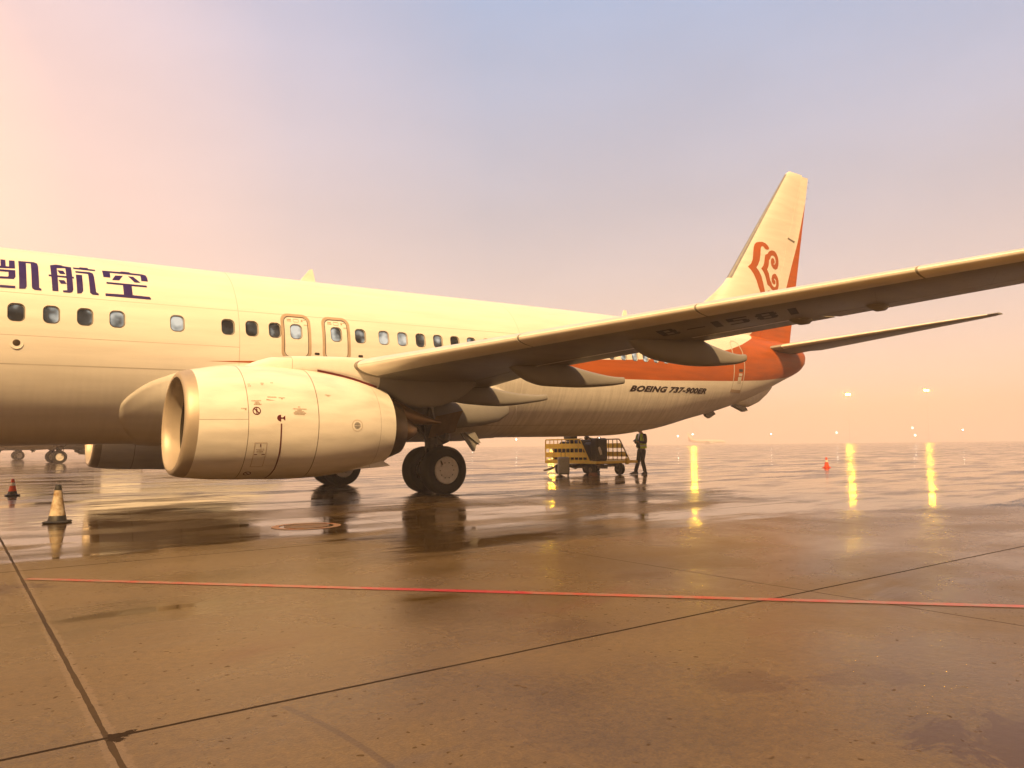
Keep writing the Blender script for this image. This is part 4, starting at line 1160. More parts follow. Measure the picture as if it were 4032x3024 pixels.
# ---- landing gear
def wheel(parent, c, out, r=0.555, w=0.40):
    m = MB()
    prof = [(-w*.30, .30*r/.555), (-w*.42, .33*r/.555), (-w*.5, .43*r/.555), (-w*.47, .50*r/.555), (-w*.36, .54*r/.555), (-w*.18, r*.995), (0, r), (w*.18, r*.995), (w*.36, .54*r/.555), (w*.47, .50*r/.555), (w*.5, .43*r/.555), (w*.42, .33*r/.555), (w*.30, .30*r/.555)]
    m.lathe(prof, c, 'y', 56, caps=False)
    for gx in (-.11, -.04, .04, .11): m.lathe([(gx-.006, r*0.998), (gx, r+.0015), (gx+.006, r*0.998)], c, 'y', 56, caps=False)
    t_ = m.build('wheel', RUBBER, parent)
    h = MB(); k = r/.555
    s_ = out
    h.lathe([(s_*w*.28, .305*k), (s_*w*.40, .315*k), (s_*w*.45, .295*k), (s_*w*.43, .27*k), (s_*w*.40, .18*k), (s_*w*.43, .165*k), (s_*w*.44, .15*k), (s_*w*.47, .05*k), (s_*w*.475, .0)], c, 'y', 44, caps=False)
    hb = h.build('hub', HUBW, t_)
    b = MB()
    for q in range(10):
        a = 2*math.pi*q/10
        b.lathe([(s_*w*.40, .012), (s_*w*.46, .011), (s_*w*.462, .001)], (c[0]+.178*k*math.cos(a), c[1], c[2]+.178*k*math.sin(a)), 'y', 8)
    b.build('hub_bolt', DARKMET, t_)
    sl_ = MB(); a = R(128)
    sl_.box((c[0]+.235*k*math.cos(a), c[1]+s_*w*.405, c[2]+.235*k*math.sin(a)), (.05, .03, .15), 0, Matrix.Rotation(R(-28), 3, 'Y'), .02)
    sl_.build('hub_slot', BLACKP, t_)
    return t_
def make_gear(side):
    Y = -2.86*side
    zc = 0.52
    m = MB()
    m.tube([(-0.05, Y, zc), (-0.10, Y, 1.1)], .075, 14)
    m.tube([(-0.10, Y, 1.05), (-0.20, Y+0.02*side, 2.35)], .125, 16)
    m.tube([(-0.05, Y-.56, zc), (-0.05, Y+.56, zc)], .085, 14)
    m.tube([(0.10, Y, 0.66), (0.36, Y, 0.92), (0.04, Y, 1.20)], .045, 8)          # torsion links
    m.tube([(-0.18, Y, 1.35), (-0.10, Y+1.15*side, 2.0)], .06, 10)                # side stay
    m.tube([(-0.14, Y, 1.15), (-0.95, Y+.05*side, 2.1)], .05, 10)                 # drag stay
    m.tube([(-0.30, Y-.1*side, 0.62), (-0.34, Y-.12*side, 1.4), (-0.22, Y-.1*side, 2.0)], .022, 8)
    m.tube([(-0.02, Y-.14*side, 0.7), (-0.06, Y-.2*side, 1.3), (-0.2, Y-.1*side, 2.1)], .016, 8)
    m.box((0.02, Y, 1.20), (.34, .26, .30), 0, None, .08)
    m.box((0.18, Y-.05*side, 1.30), (.30, .34, .34), 0, Matrix.Rotation(R(20), 3, 'Y'), .1)
    g = m.build('landing_gear', DARKMET, PLANE)
    for s_ in (-1, 1):
        wheel(g, (-0.05, Y+s_*0.43, 0.535), s_)
        br = MB(); br.lathe([(-.14, .24), (.10, .24)], (-0.05, Y+s_*.27, .535), 'y', 24); br.build('brake', DARKMET, g)
    # strut door: curved panel fixed to the leg
    d = MB()
    X = [-0.28, 0.0, 0.25, 0.45]
    d.rings([[(x+0.1*(k/6)**2, Y-side*(0.16+0.20*(k/6)), lin(x, [-.28, .45], [1.28, 1.42])+0.5*(k/6)) for k in range(7)] for x in X], 0, False)
    d.rings([[(x+0.1*(k/6)**2, Y-side*(0.18+0.20*(k/6)), lin(x, [-.28, .45], [1.28, 1.42])+0.5*(k/6)) for k in range(7)] for x in X], 0, False)
    d.build('strut_door', HOT, g)
    return g
make_gear(1); make_gear(-1)
dd = MB()
dd.rings([[(x, -2.02-y, z) for x, z in ((1.22, 1.40), (1.56, 1.42), (1.74, 1.16), (1.80, 1.10), (1.70, 1.10), (1.64, .93), (1.58, .93))] for y in (0.0, 0.035)], 0, True, True, True)
dd.rings([[(x, -2.08-y, z) for x, z in ((1.30, 1.42), (1.62, 1.42), (1.80, 1.14), (1.68, 1.15))] for y in (0.0, 0.03)], 0, True, True, True)
dd.build('hanging_gear_door', FAIR_SHADE_GREY, PLANE, smooth=False)
rf = MB()       # grey flap-root fairing behind the gear bay
rf.rings([[(x, -1.95-w_*(0.5+0.5*math.cos(a)), z+h_*math.sin(a)) for a in [2*math.pi*k/18 for k in range(18)]] for x, w_, z, h_ in ((-0.6, .25, 1.86, .28), (0.2, .5, 1.86, .34), (1.0, .5, 1.86, .34), (1.8, .36, 1.90, .32), (2.4, .2, 1.95, .26), (2.8, .03, 2.0, .10))], 0, True, True, True)
rf.build('flap_root_fairing', FAIR_SHADE_GREY, PLANE)
ng = MB(); ng.tube([(-17.2, 0, .55), (-17.2, 0, 1.6)], .09, 12); ng.tube([(-17.2, -.22, .53), (-17.2, .22, .53)], .05, 10)
NG = ng.build('nose_gear', DARKMET, PLANE)
for s_ in (-1, 1): wheel(NG, (-17.2, s_*.2, .53), s_, .345, .2)

# ------------------------------------------------------------------ ground and its markings
g = MB()
g.add([(-900, -900, 0), (900, -900, 0), (900, 900, 0), (-900, 900, 0)], [[0, 1, 2, 3]])
GO = g.build('ground', GROUND, None, smooth=False)
tag(GO, kind='structure')
rl = MB()
a, b = Vector((-8.655, -10.8)), Vector((25.0, -47.7))
d_ = (b-a).normalized(); n_ = Vector((-d_.y, d_.x))*0.044
N = 160
A = [a+(b-a)*k/N+n_ for k in range(N+1)]; B = [a+(b-a)*k/N-n_ for k in range(N+1)]
rl.rings([[(p.x, p.y, 0.004) for p in A], [(p.x, p.y, 0.004) for p in B]], 0, False)
tag(rl.build('road_marking', REDLINE, None, smooth=False), kind='structure')
rc = MB()
rc.rings([[(-5.21+r*math.cos(t_), -8.21+r*math.sin(t_), 0.004) for t_ in [2*math.pi*k/40 for k in range(40)]] for r in (0.37, 0.47)], 0)
tag(rc.build('road_marking', REDWORN, None, smooth=False), kind='structure')
dc = MB()
dc.lathe([(0.0, .30), (.006, .30), (.008, .28), (.004, .27), (.004, 0.001)], (-5.21, -8.21, 0), 'z', 32)
tag(dc.build('drain_cover', dirty('cast_iron', (0.10, 0.065, 0.045), (0.20, 0.10, 0.05), 0.45, 0.65, 14.0, 0.4)), 'round iron pit cover inside a worn red circle on the wet concrete', 'drain cover')

# ------------------------------------------------------------------ traffic cones
def cone(loc, h, rb, rt, base, body, band, label, top=None, foot=None, rz=0.2):
    t_ = empty('traffic_cone', (loc[0], loc[1], 0), (0, 0, rz))
    tag(t_, label, 'traffic cone', 'traffic cones on the apron')
    m = MB(); m.box((0, 0, .018), (base, base, .034), 0, None, .02)
    m.build('base', foot or body, t_)
    rr = lambda z: rb+(rt-rb)*(z-.034)/(h-.034)
    m = MB()
    z0 = .034
    if foot:
        m.lathe([(z0, rr(z0)*1.08), (.10, rr(.10)*1.05), (.13, rr(.13)*0.98)], (0, 0, 0), 'z', 28)
        m.build('foot', foot, t_); z0 = .112
    m = MB()
    z1 = h-.075 if top else h
    m.lathe([(z0, rr(z0)+.004), (z0+.05, rr(z0+.05)+.002), (h*.5, rr(h*.5)), (z1, rr(z1)), (z1+.003, rr(z1)*.55)], (0, 0, 0), 'z', 32)
    m.build('body', body, t_)
    if top:
        m = MB(); m.lathe([(z1-.01, rr(z1)+.004), (h-.012, rt+.004), (h, rt*.7), (h+.001, .002)], (0, 0, 0), 'z', 28); m.build('cap', top, t_)
    if band:
        m = MB(); m.lathe([(band[0]*h, rr(band[0]*h)+.003), (band[1]*h, rr(band[1]*h)+.003)], (0, 0, 0), 'z', 32, caps=False); m.build('reflective_band', CONEBAND, t_)
    return t_
cone((-7.9, -5.13), 0.575, 0.120, 0.036, 0.32, CONEWHITE, None, 'dirty white cone with black foot and black tip, standing in front of the engine', PLASTIC, PLASTIC, -0.45)
cone((-8.0, 3.82), 0.41, 0.10, 0.030, 0.30, CONERED, (0.60, 0.78), 'red cone with one white band, beyond the dirty white cone', None, PLASTIC, 0.1)
cone((20.64, -0.18), 0.44, 0.10, 0.032, 0.34, CONERED, (0.55, 0.76), 'orange cone with white band, alone on open wet apron under the tailplane', None, None, 0.5)

# ------------------------------------------------------------------ baggage cart and luggage
CX0, CX1, CY0, CY1 = 8.42, 10.38, 0.76, 3.58
CART = empty('baggage_cart', ((CX0+CX1)/2, (CY0+CY1)/2, 0))
tag(CART, 'yellow baggage cart with slatted sloping side panels under the rear fuselage', 'baggage cart')
ox, oy = -(CX0+CX1)/2, -(CY0+CY1)/2
W2 = (CX1-CX0)/2; L2 = (CY1-CY0)/2
m = MB()
m.box((0, 0, .485), (2*W2-.10, 2*L2-.10, .05), 0)
for s_ in (-1, 1):
    m.box((s_*(W2-.03), 0, .475), (.06, 2*L2, .10), 0, None, .012)
    m.box((0, s_*(L2-.03), .473), (2*W2-.13, .055, .09), 0, None, .012)
m.build('deck', YELLOW, CART)
m = MB()
for yy in (-0.82, 0.92):
    m.box((0, yy, .34), (1.3, .08, .08), 0)
    for xx in (-.45, .45): m.box((xx, yy, .40), (.10, .30, .06), 0)
for xx in (-.45, .45):
    m.tube([(xx, -.8, .34), (xx, -.3, .42), (xx, .3, .24), (xx, .9, .36)], .03, 8)
m.box((0, 0.05, .27), (.09, 1.8, .07), 0)
m.build('chassis', CARTDARK, CART)
for xx, yy in ((-.66, -.82), (.66, -.82), (-.66, .92), (.66, .92)):
    m = MB(); m.lathe([(-.08, .10), (-.085, .16), (-.07, .20), (-.03, .212), (.03, .212), (.07, .20), (.085, .16), (.08, .10)], (xx, yy, .212), 'x', 36)
    w_ = m.build('wheel', RUBBER, CART)
    m = MB(); m.lathe([(-.088, .09), (-.092, .03), (.092, .03), (.088, .09)], (xx, yy, .212), 'x', 20); m.build('hub', CARTDARK, w_)
for s_ in (-1, 1):
    x = s_*(W2-.025)
    t0, t1 = 1.28, .525
    yl, yt, yb = L2-.03, -L2+.88, -L2+.40
    m = MB()
    m.tube([(x, yl, t1), (x, yl, t0-.06), (x, yl-.02, t0-.015), (x, yl-.06, t0), (x, yt+.06, t0), (x, yt, t0-.015), (x, yt-.05, t0-.07), (x, yb, t1)], .024, 8)
    f = m.build('side_frame', YELLOW if s_ < 0 else CARTDARK, CART)
    m = MB()
    def ylim(z): return yt+(yb-yt)*(t0-z)/(t0-t1)
    for z0, z1 in ((.955, 1.13), (.645, .82), (.53, .56)):
        m.rings([[(x+e, ya, za) for ya, za in ((yl, z0), (yl, z1), (ylim(z1), z1), (ylim(z0), z0))] for e in (-.008, .008)], 0, True, True, True)
    m.build('side_board', YELLOW, f, smooth=False)
    m = MB()
    k = 1
    while True:
        y = yl-.226*k
        if y < yb+.05: break
        zt_ = t0 if y > yt else t0-(yt-y)/(yt-yb)*(t0-t1)
        m.box((x-s_*.022, y, (t1+zt_)/2), (.022, .022, zt_-t1), 0)
        k += 1
    m.build('side_bar', YELLOW if s_ < 0 else CARTDARK, f, smooth=False)
m = MB(); m.tube([(-.30, L2-.10, .40), (-.50, L2-.02, .30), (-.66, L2+.02, .22), (-.86, L2+.06, .17), (-.95, L2+.12, .15)], [.035, .04, .045, .035, .03], 8); m.build('tow_bar', CARTDARK, CART)
m = MB(); m.box((W2-.55, -L2-.02, .50), (.10, .14, .22), 0, None, .02); m.tube([(W2-.55, -L2-.07, .4), (W2-.55, -L2-.07, .72)], .018, 8); m.build('hitch', YELLOW, CART)
ck = MB(); ck.rings([[(x, y, z) for y, z in ((-.16, 0), (.16, 0), (.13, .12), (-.13, .12))] for x in (-.09, .09)], 0, True, True, True)
tag(ck.build('wheel_chock', RUST, None, smooth=False, loc=(8.62, 1.18, 0), rot=(0, 0, 0.75)), 'rusty brown chock on the ground against the baggage cart wheel', 'wheel chock')
def bag(loc, d, mat, rz, label, tilt=0.0, name='suitcase', handle=True, bev=.05):
    t_ = empty(name, loc, (0, tilt, rz))
    tag(t_, label, 'suitcase' if name == 'suitcase' else 'bag', 'luggage on the baggage cart')
    m = MB(); m.box((0, 0, d[2]/2), d, 0, None, bev); m.build('body', mat, t_)
    if handle:
        m = MB(); m.tube([(-.09, 0, d[2]-.005), (-.08, 0, d[2]+.035), (.08, 0, d[2]+.035), (.09, 0, d[2]-.005)], .012, 8); m.build('handle', PLASTIC, t_)
    return t_
z0 = .512
bag((9.15, 1.42, z0), (.62, .30, .80), BAGBLACK, 0.15, 'tall black suitcase at the sloping end of the cart, a paper tag on its side', -0.0)
pt = MB()
pt.rings([[(x, y, z) for x, y, z in q] for q in ([(8.93, 1.235, .98), (8.985, 1.232, 1.02), (9.04, 1.238, .98), (9.10, 1.236, .86), (9.12, 1.238, .74), (9.02, 1.236, .72), (8.97, 1.234, .84)], [(8.93, 1.229, .98), (8.985, 1.226, 1.02), (9.04, 1.232, .98), (9.10, 1.230, .86), (9.12, 1.232, .74), (9.02, 1.230, .72), (8.97, 1.228, .84)])], 0, True, True, True)
PT = pt.build('paper_tag', PAPER, None, smooth=False); PT.rotation_euler = (0, 0, 0)
tag(PT, 'crumpled white paper tag on the black suitcase at the cart end', 'tag')
PT.parent = None
bag((8.78, 1.95, z0), (.45, .55, .62), BAGBLACK, 0.05, 'wide black suitcase on the cart beside the tall tagged one')
bag((8.80, 2.62, z0), (.48, .62, .70), BAGBLACK, -0.08, 'big black suitcase on the cart, third from the sloping end')
bag((8.84, 3.20, z0), (.46, .40, .58), BAGBLUE, 0.04, 'navy suitcase on the cart by its straight end post')
bag((9.55, 2.05, z0), (.5, .7, .66), BAGBLUE, 0.1, 'navy suitcase on the cart, behind the wide black one')
bag((9.55, 2.85, z0), (.5, .65, .76), BAGBLACK, -0.1, 'black suitcase on the cart, behind the big black one')
duf = MB()
duf.rings([[(x, r*math.cos(a), .14+r*0.85*math.sin(a)) for a in [2*math.pi*k/16 for k in range(16)]] for x, r in ((-.34, .02), (-.32, .12), (-.2, .155), (0, .165), (.2, .155), (.32, .12), (.34, .02))], 0)
DF = empty('duffel_bag', (8.80, 2.55, z0+.70), (0, 0, 1.3)); tag(DF, 'soft dark duffel bag lying on top of the luggage on the cart', 'bag', 'luggage on the baggage cart')
duf.build('body', BAGBLACK, DF)
m = MB(); m.tube([(-.12, 0, .27), (-.10, 0, .35), (.10, 0, .35), (.12, 0, .27)], .014, 8); m.build('handle', PLASTIC, DF)
# grey case standing on the ground
SU = empty('suitcase', (7.98, 1.98, 0), (0, 0, R(-33)))
tag(SU, 'grey hard shell suitcase with raised handle, standing on the wet ground before the cart', 'suitcase')
m = MB(); m.box((0, 0, .375), (.40, .24, .58), 0, None, .045); m.build('shell', SUITGREY, SU)
m = MB()
for s_ in (-1, 1):
    m.tube([(s_*.07, .09, .66), (s_*.07, .09, .83)], .009, 8)
m.box((0, .09, .835), (.17, .03, .026), 0, None, .01); m.build('handle', PLASTIC, SU)
m = MB(); m.box((0, 0, .375), (.404, .016, .584), 0, None, .008); m.build('zip_seam', REVEAL, SU)
m = MB(); m.box((0, 0, .082), (.38, .22, .03), 0, None, .01); m.build('base_plate', PLASTIC, SU)
for xx in (-.15, .15):
    for yy in (-.08, .08):
        m = MB(); m.lathe([(-.014, .034), (.014, .034)], (xx, yy, .035), 'x', 16); m.box((xx, yy, .062), (.04, .03, .02), 0); m.build('wheel', PLASTIC, SU)

# ------------------------------------------------------------------ people
def skin_mesh(name, pts, edges, root, mat, parent, sub=2):
    """one continuous surface grown on a joint skeleton: pts = {joint: ((x, y, z), radius)}"""
    keys = list(pts)
    me = bpy.data.meshes.new(name)
    me.from_pydata([pts[k][0] for k in keys], [(keys.index(a), keys.index(b)) for a, b in edges], [])
    o = bpy.data.objects.new(name, me); COL.objects.link(o)
    sk_ = o.modifiers.new('Skin', 'SKIN')
    sk_.use_smooth_shade = True
    lay = me.skin_vertices[0].data if me.skin_vertices else None
    for i, k in enumerate(keys):
        r = pts[k][1]
        lay[i].radius = r if isinstance(r, tuple) else (r, r)
        lay[i].use_root = (k == root)
    ss = o.modifiers.new('Subsurf', 'SUBSURF'); ss.levels = sub; ss.render_levels = sub
    dg = bpy.context.evaluated_depsgraph_get()
    nm = bpy.data.meshes.new_from_object(o.evaluated_get(dg))
    nm.name = name
    COL.objects.unlink(o); bpy.data.objects.remove(o)
    nm.materials.clear(); nm.materials.append(mat)
    for p in nm.polygons: p.use_smooth = True
    n = bpy.data.objects.new(name, nm); COL.objects.link(n)
    if parent is not None: n.parent = parent
    return n
def person(loc, rz, label, J, group=None):
    """local frame: +x forward, +y the person's left, z up; J = joint positions"""
    P = empty('person', loc, (0, 0, rz))
    tag(P, label, 'person', group)
    V = {k: Vector(v) for k, v in J.items()}
    pts, ed = {}, []
    def add(k, p, r, prev=None):
        pts[k] = (tuple(p), r)
        if prev: ed.append((prev, k))
    up_ = (V['neck']-V['pelvis']).normalized()
    hd = (V['head']-V['neck']).normalized(); fc = V['face'].normalized()
    add('pelvis', V['pelvis'], .095); add('waist', V['pelvis'].lerp(V['neck'], .35), .105, 'pelvis')
    add('chest', V['pelvis'].lerp(V['neck'], .75), .12, 'waist'); add('neck0', V['neck'], .055, 'chest')
    add('neck1', V['neck'].lerp(V['head'], .45), .050, 'neck0'); add('jaw', V['head']-hd*.055+fc*.022, .066, 'neck1')
    add('skull', V['head']+hd*.03, .082, 'jaw'); add('crown', V['head']+hd*.075, .062, 'skull')
    add('nose', V['head']-hd*.02+fc*.098, .013, 'jaw')
    sidev = fc.cross(hd).normalized()
    for s_, n in ((1, 'a'), (-1, 'b')): add('ear'+n, V['head']-hd*.012+sidev*s_*.083, .016, 'skull')
    for n in 'LR':
        add('sh'+n, V['sh'+n], .056, 'chest'); add('el'+n, V['el'+n], .042, 'sh'+n); add('wr'+n, V['wr'+n], .027, 'el'+n)
        dv = (V['wr'+n]-V['el'+n]).normalized()
        hz = V.get('hand'+n, dv).normalized()
        add('palm'+n, V['wr'+n]+hz*.055, .030, 'wr'+n)
        pn = Vector((0, 0, 1)); ac = hz.cross(pn).normalized()
        dn = ac.cross(hz).normalized()
        for q, (o_, l_) in enumerate(((-.030, .060), (-.010, .070), (.010, .066), (.029, .052))):
            b_ = V['wr'+n]+hz*.085+ac*o_
            add('f%d0%s' % (q, n), b_, .0095, 'palm'+n); add('f%d1%s' % (q, n), b_+hz*l_*.5-dn*l_*.22, .0088, 'f%d0%s' % (q, n)); add('f%d2%s' % (q, n), b_+hz*l_*.62-dn*l_*.62, .0075, 'f%d1%s' % (q, n))
        s_ = -1 if n == 'L' else 1
        add('t0'+n, V['wr'+n]+hz*.045+ac*.034*-s_, .011, 'palm'+n); add('t1'+n, V['wr'+n]+hz*.085+ac*.046*-s_-dn*.012, .009, 't0'+n)
        add('hip'+n, V['hip'+n], .080, 'pelvis'); add('kn'+n, V['kn'+n], .050, 'hip'+n); add('an'+n, V['an'+n], .032, 'kn'+n)
        fd = V['toe'+n]-V['an'+n]
        add('toe'+n, V['an'+n].lerp(V['toe'+n], .72), .018, 'an'+n)
    skin_mesh('body', pts, ed, 'pelvis', SKIN, P)
    # trousers
    q = {'p': (tuple(V['pelvis']+up_*.06), .165), 'c': (tuple(V['pelvis']-up_*.04), .140)}; e = [('p', 'c')]
    for n in 'LR':
        q['h'+n] = (tuple(V['hip'+n]), .112); q['m'+n] = (tuple(V['hip'+n].lerp(V['kn'+n], .55)), .094); q['k'+n] = (tuple(V['kn'+n]), .080); q['s'+n] = (tuple(V['kn'+n].lerp(V['an'+n], .6)), .074); q['a'+n] = (tuple(V['an'+n]), .074)
        e += [('c', 'h'+n), ('h'+n, 'm'+n), ('m'+n, 'k'+n), ('k'+n, 's'+n), ('s'+n, 'a'+n)]
    skin_mesh('trousers', q, e, 'c', CLOTH, P)
    # jacket
    q = {'b': (tuple(V['pelvis']+up_*.02), .158), 'w': (tuple(V['pelvis'].lerp(V['neck'], .38)), .150), 'c': (tuple(V['pelvis'].lerp(V['neck'], .74)), .152), 'n': (tuple(V['neck']-up_*.03), .085)}
    e = [('b', 'w'), ('w', 'c'), ('c', 'n')]
    for n in 'LR':
        q['s'+n] = (tuple(V['sh'+n]), .084); q['e'+n] = (tuple(V['el'+n]), .064); q['f'+n] = (tuple(V['el'+n].lerp(V['wr'+n], .55)), .054); q['r'+n] = (tuple(V['wr'+n]-(V['wr'+n]-V['el'+n]).normalized()*.02), .042)
        e += [('c', 's'+n), ('s'+n, 'e'+n), ('e'+n, 'f'+n), ('f'+n, 'r'+n)]
    skin_mesh('jacket', q, e, 'w', CLOTH, P)
    # open high-visibility vest: a shell around the trunk, parted at the front
    m = MB(); st = MB()
    Zs = [0.0, .12, .26, .40, .55, .70, .84, .97]
    rad = [.182, .182, .178, .176, .180, .182, .165, .115]
    def vring(f, r, lift=0.0, a0=R(26), a1=R(334), n=30):
        c_ = V['pelvis'].lerp(V['neck'], f)
        sx = (up_.cross(Vector((0, 1, 0)))).normalized() * -1
        if sx.x < 0 and abs(up_.z) > .6: sx = -sx
        out_ = []
        for k in range(n+1):
            a = a0+(a1-a0)*k/n
            out_.append(c_+(sx*math.cos(a)*(r*.92+lift)+Vector((0, 1, 0))*math.sin(a)*(r*1.08+lift)))
        return out_
    m.rings([vring(f, r) for f, r in zip(Zs[:5], rad[:5])], 0, False)
    # shoulders: two straps front and back
    for a0, a1 in ((R(26), R(75)), (R(110), R(250)), (R(285), R(334))):
        m.rings([vring(f, r, 0, a0, a1, 10) for f, r in zip(Zs[4:], rad[4:])], 0, False)
    v = m.build('vest', VEST, P, ang=80)
    for f in (.14, .34):
        st.rings([vring(f, .182, .004), vring(f+.085, .180, .004)], 0, False)
    st.build('reflective_strip', REFLECT, v)
    # shirt front and collar
    c_ = MB(); nk = V['neck']
    fx = up_.cross(Vector((0, 1, 0))).normalized()*-1
    if fx.x < 0 and abs(up_.z) > .6: fx = -fx
    c_.rings([[nk+up_*dz+fx*dx+Vector((0, w_*s_, 0)) for s_ in (-1, -.5, 0, .5, 1)] for dz, dx, w_ in ((.03, .075, .05), (-.06, .125, .045), (-.16, .158, .028), (-.24, .166, .006))], 0, False)
    c_.build('shirt', SHIRT, P)
    for n in 'LR':
        s = MB()
        A_ = V['an'+n]; T_ = V['toe'+n]
        fd = Vector((T_.x-A_.x, T_.y-A_.y, 0)).normalized(); ac = Vector((-fd.y, fd.x, 0))
        zb_ = T_.z-.03
        rs = []
        for f, w_, h_, lift in ((-.09, .034, .08, 0), (-.07, .048, .115, 0), (0, .054, .13, 0), (.08, .052, .10, 0), (.15, .048, .065, 0), (.20, .040, .05, .004), (.225, .015, .03, .01)):
            c0 = Vector((A_.x, A_.y, zb_))+fd*f+Vector((0, 0, max(0, A_.z-.085-zb_)*max(0, (.1-f))/.2 if A_.z > .12 else 0))
            rs.append([c0+ac*w_*math.cos(a)+Vector((0, 0, lift+h_*.5+h_*.5*math.copysign(abs(math.sin(a))**.7, math.sin(a)))) for a in [2*math.pi*k/14 for k in range(14)]])
        s.rings(rs, 0, True, True, True); s.build('shoe', SHOE, P)
    h = MB()
    hp = []
    for el_ in range(7):
        b_ = math.pi/2*el_/6
        hp.append([V['head']+hd*(.02+.105*math.sin(b_))-fc*.012+(fc*math.cos(a)*.094+sidev*math.sin(a)*.090)*max(.02, math.cos(b_)) for a in [2*math.pi*k/20 for k in range(20)]])
    hp.insert(0, [V['head']+hd*(-.05 if math.cos(a) < .2 else .035)-fc*.012+(fc*math.cos(a)*.092+sidev*math.sin(a)*.088) for a in [2*math.pi*k/20 for k in range(20)]])
    h.rings(hp, 0); h.build('hair', HAIR, P)
    ey = MB()
    for s_ in (-1, 1):
        c0 = V['head']+hd*.012+fc*.074+sidev*s_*.032
        ey.rings([[c0+Vector((0, 0, .008*math.cos(b_)))+Vector((math.cos(a), math.sin(a), 0))*.010*math.sin(b_) for a in [2*math.pi*k/8 for k in range(8)]] for b_ in (.1, .8, 1.57, 2.3, 3.0)], 0)
    ey.build('eye', BLACKP, P)
    return P
stand = dict(pelvis=(0, 0, .93), neck=(.0, 0, 1.47), head=(.075, 0, 1.60), face=(.85, .0, -.53), shL=(.0, .185, 1.40), shR=(.0, -.185, 1.40),
             elL=(.03, .26, 1.13), elR=(.03, -.26, 1.13), wrL=(.25, .10, 1.17), wrR=(.26, -.06, 1.20), handL=(.75, -.55, .12), handR=(.8, .45, .12),
             hipL=(0, .09, .88), hipR=(0, -.09, .88), knL=(.09, .12, .49), knR=(.09, -.10, .48), anL=(-.02, .13, .09), anR=(.20, -.14, .09), toeL=(.12, .16, .03), toeR=(.33, -.19, .035))
PS = person((10.86, 1.02, 0), R(176), 'person in dark work clothes and open yellow vest, standing with head bent over a phone', stand)
ph = MB(); ph.box((0, 0, 0), (.075, .010, .15), 0, None, .006)
PH = ph.build('phone', PLASTIC, None, loc=(10.86-.375, 1.02-.03, 1.235), rot=(R(58), 0, R(90)))
tag(PH, 'black phone in the hands of the standing person', 'phone')
bend = dict(pelvis=(0, 0, .95), neck=(.46, 0, 1.28), head=(.60, 0, 1.33), face=(.6, 0, -.8), shL=(.40, .18, 1.24), shR=(.40, -.18, 1.24),
            elL=(.55, .22, .98+.12), elR=(.52, -.22, 1.10), wrL=(.74, .16, 1.22), wrR=(.72, -.16, 1.24), handL=(.9, 0, -.2), handR=(.9, 0, -.2),
            hipL=(0, .09, .90), hipR=(0, -.09, .90), knL=(.06, .12, .50), knR=(-.02, -.12, .50), anL=(.02, .13, .09), anR=(-.16, -.14, .09), toeL=(.16, .15, .03), toeR=(-.02, -.16, .03))
person((10.72, 3.35, 0), R(197), 'person in a yellow vest bending over the luggage behind the cart', bend)

# ------------------------------------------------------------------ lights across the apron
def at(u, depth):
    r = (u-2016)/3003.0*depth
    return CAMP.x+r*math.cos(YAW)+depth*math.sin(YAW), CAMP.y-r*math.sin(YAW)+depth*math.cos(YAW)
def hz(u): return 1777-.0112*u
def mast(u, v, depth, label):
    x, y = at(u, depth)
    z = 1.081+(hz(u)-v)/3003.0*depth
    t_ = empty('floodlight_mast', (x, y, 0), (0, 0, -YAW))
    tag(t_, label, 'floodlight', 'floodlight masts in the haze')
    m = MB(); m.tube([(0, 0, 0), (0, 0, z-.4)], [.09, .05], 10); m.build('pole', STEEL, t_)
    m = MB(); m.box((0, 0, z), (3.6, .3, .18), 0); m.box((0, 0, z-.25), (.5, .4, .5), 0); m.build('crossbar', STEEL, t_)
    for dx in (-1.2, 0.0, 1.2):
        m = MB()
        m.rings([[(dx+r*math.cos(a), -.24+dy, z-.12-.12*0+r*.8*math.sin(a)) for a in [2*math.pi*k/14 for k in range(14)]] for r, dy in ((.95, .04), (1.0, 0), (.8, -.2), (.02, -.3))], 0, True, True, True)
        m.build('lamp', LAMPY, t_)
    return t_
mast(3340, 1552, 620, 'glowing yellow floodlight in the haze, the one closer to the aircraft tail')
mast(3650, 1536, 620, 'glowing yellow floodlight in the haze, farther from the aircraft tail')
mast(2725, 1572, 620, 'floodlight hidden behind the rear fuselage, its yellow streak on the ground by the person')
mast(2168, 1630, 620, 'floodlight hidden behind the fuselage, its yellow streak on the ground by the grey suitcase')
mast(985, 1602, 620, 'floodlight hidden behind the engine, its yellow streak on the water under the cowling')
mast(-25, 1600, 620, 'floodlight hidden behind the forward fuselage, its glow on the water near the red cone')
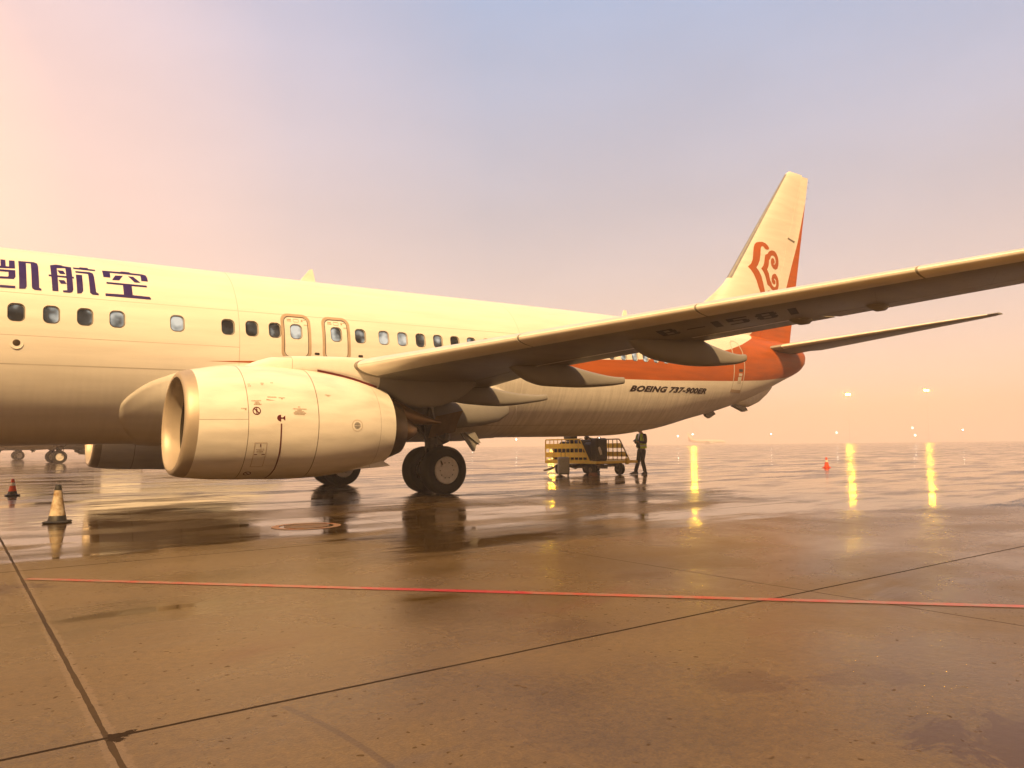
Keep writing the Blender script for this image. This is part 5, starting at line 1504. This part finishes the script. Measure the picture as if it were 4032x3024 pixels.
for u, v, dpt in ((2665, 1717, 230), (2723, 1710, 230), (3031, 1709, 240), (3289, 1703, 235), (3588, 1684, 260), (3597, 1714, 240), (3785, 1692, 230), (1858, 1727, 240), (2030, 1730, 235), (2356, 1725, 240)):
    x, y = at(u, dpt)
    z = 1.081+(hz(u)-v)/3003.0*dpt
    t_ = empty('lamp_post', (x, y, 0))
    tag(t_, 'tiny white point of light on a post far across the hazy apron', 'lamp post', 'small white apron lights')
    m = MB(); m.tube([(0, 0, 0), (0, 0, z)], .012, 6); m.build('post', STEEL, t_)
    m = MB(); m.lathe([(z-.13, .02), (z-.09, .10), (z, .14), (z+.09, .10), (z+.13, .02)], (0, 0, 0), 'z', 14); m.build('lamp', LAMPW, t_)

# ------------------------------------------------------------------ other aircraft in the haze
SKIP = ('cabin_window', 'airline_lettering', 'type_lettering', 'registration_lettering', 'fin_emblem', 'emergency_exit', 'rear_door', 'no_entry_symbol', 'warning_symbol', 'warning_line', 'latch_mark', 'cowl_lettering', 'access_panel', 'vent_rim', 'vent_grille', 'static_port', 'light_port', 'hub_bolt', 'static_wick')
def far_plane(loc, rz, label):
    c = copy_tree(PLANE, None, SKIP)
    c.location = (loc[0], loc[1], 0)
    c.rotation_mode = 'ZYX'
    c.rotation_euler = (0, R(-0.62), rz)
    c.rotation_mode = 'XYZ'
    c.rotation_euler = (Matrix.Rotation(rz, 3, 'Z') @ Matrix.Rotation(R(-0.62), 3, 'Y')).to_euler()
    c['label'] = label
    return c
far_plane((-1.85, 61), R(180), 'hazy passenger jet close behind, seen as wheels and grey belly below the white fuselage')
far_plane((-2.5, 98), 0, 'second hazy passenger jet farther back, seen as one wheel pair below the white fuselage')
far_plane((642.0, 521.0), R(143.8), 'ghostly far passenger jet with only its fin showing through the haze beyond the tail')

# ------------------------------------------------------------------ haze
hb = MB(); hb.box((0, 0, 22.0), (1840, 1840, 46.0), 0)
HZ = hb.build('haze', [], None, smooth=False)
tag(HZ, kind='stuff')
hm = bpy.data.materials.new('haze_air'); hm.use_nodes = True
ht = hm.node_tree; ht.nodes.clear()
pv = nd(ht, 'ShaderNodeVolumePrincipled')
pv.inputs['Color'].default_value = (0.86, 0.78, 0.84, 1)
pv.inputs['Density'].default_value = 0.0018
pv.inputs['Anisotropy'].default_value = -0.25
ho = nd(ht, 'ShaderNodeOutputMaterial')
ht.links.new(pv.outputs[0], ho.inputs['Volume'])
HZ.data.materials.append(hm)
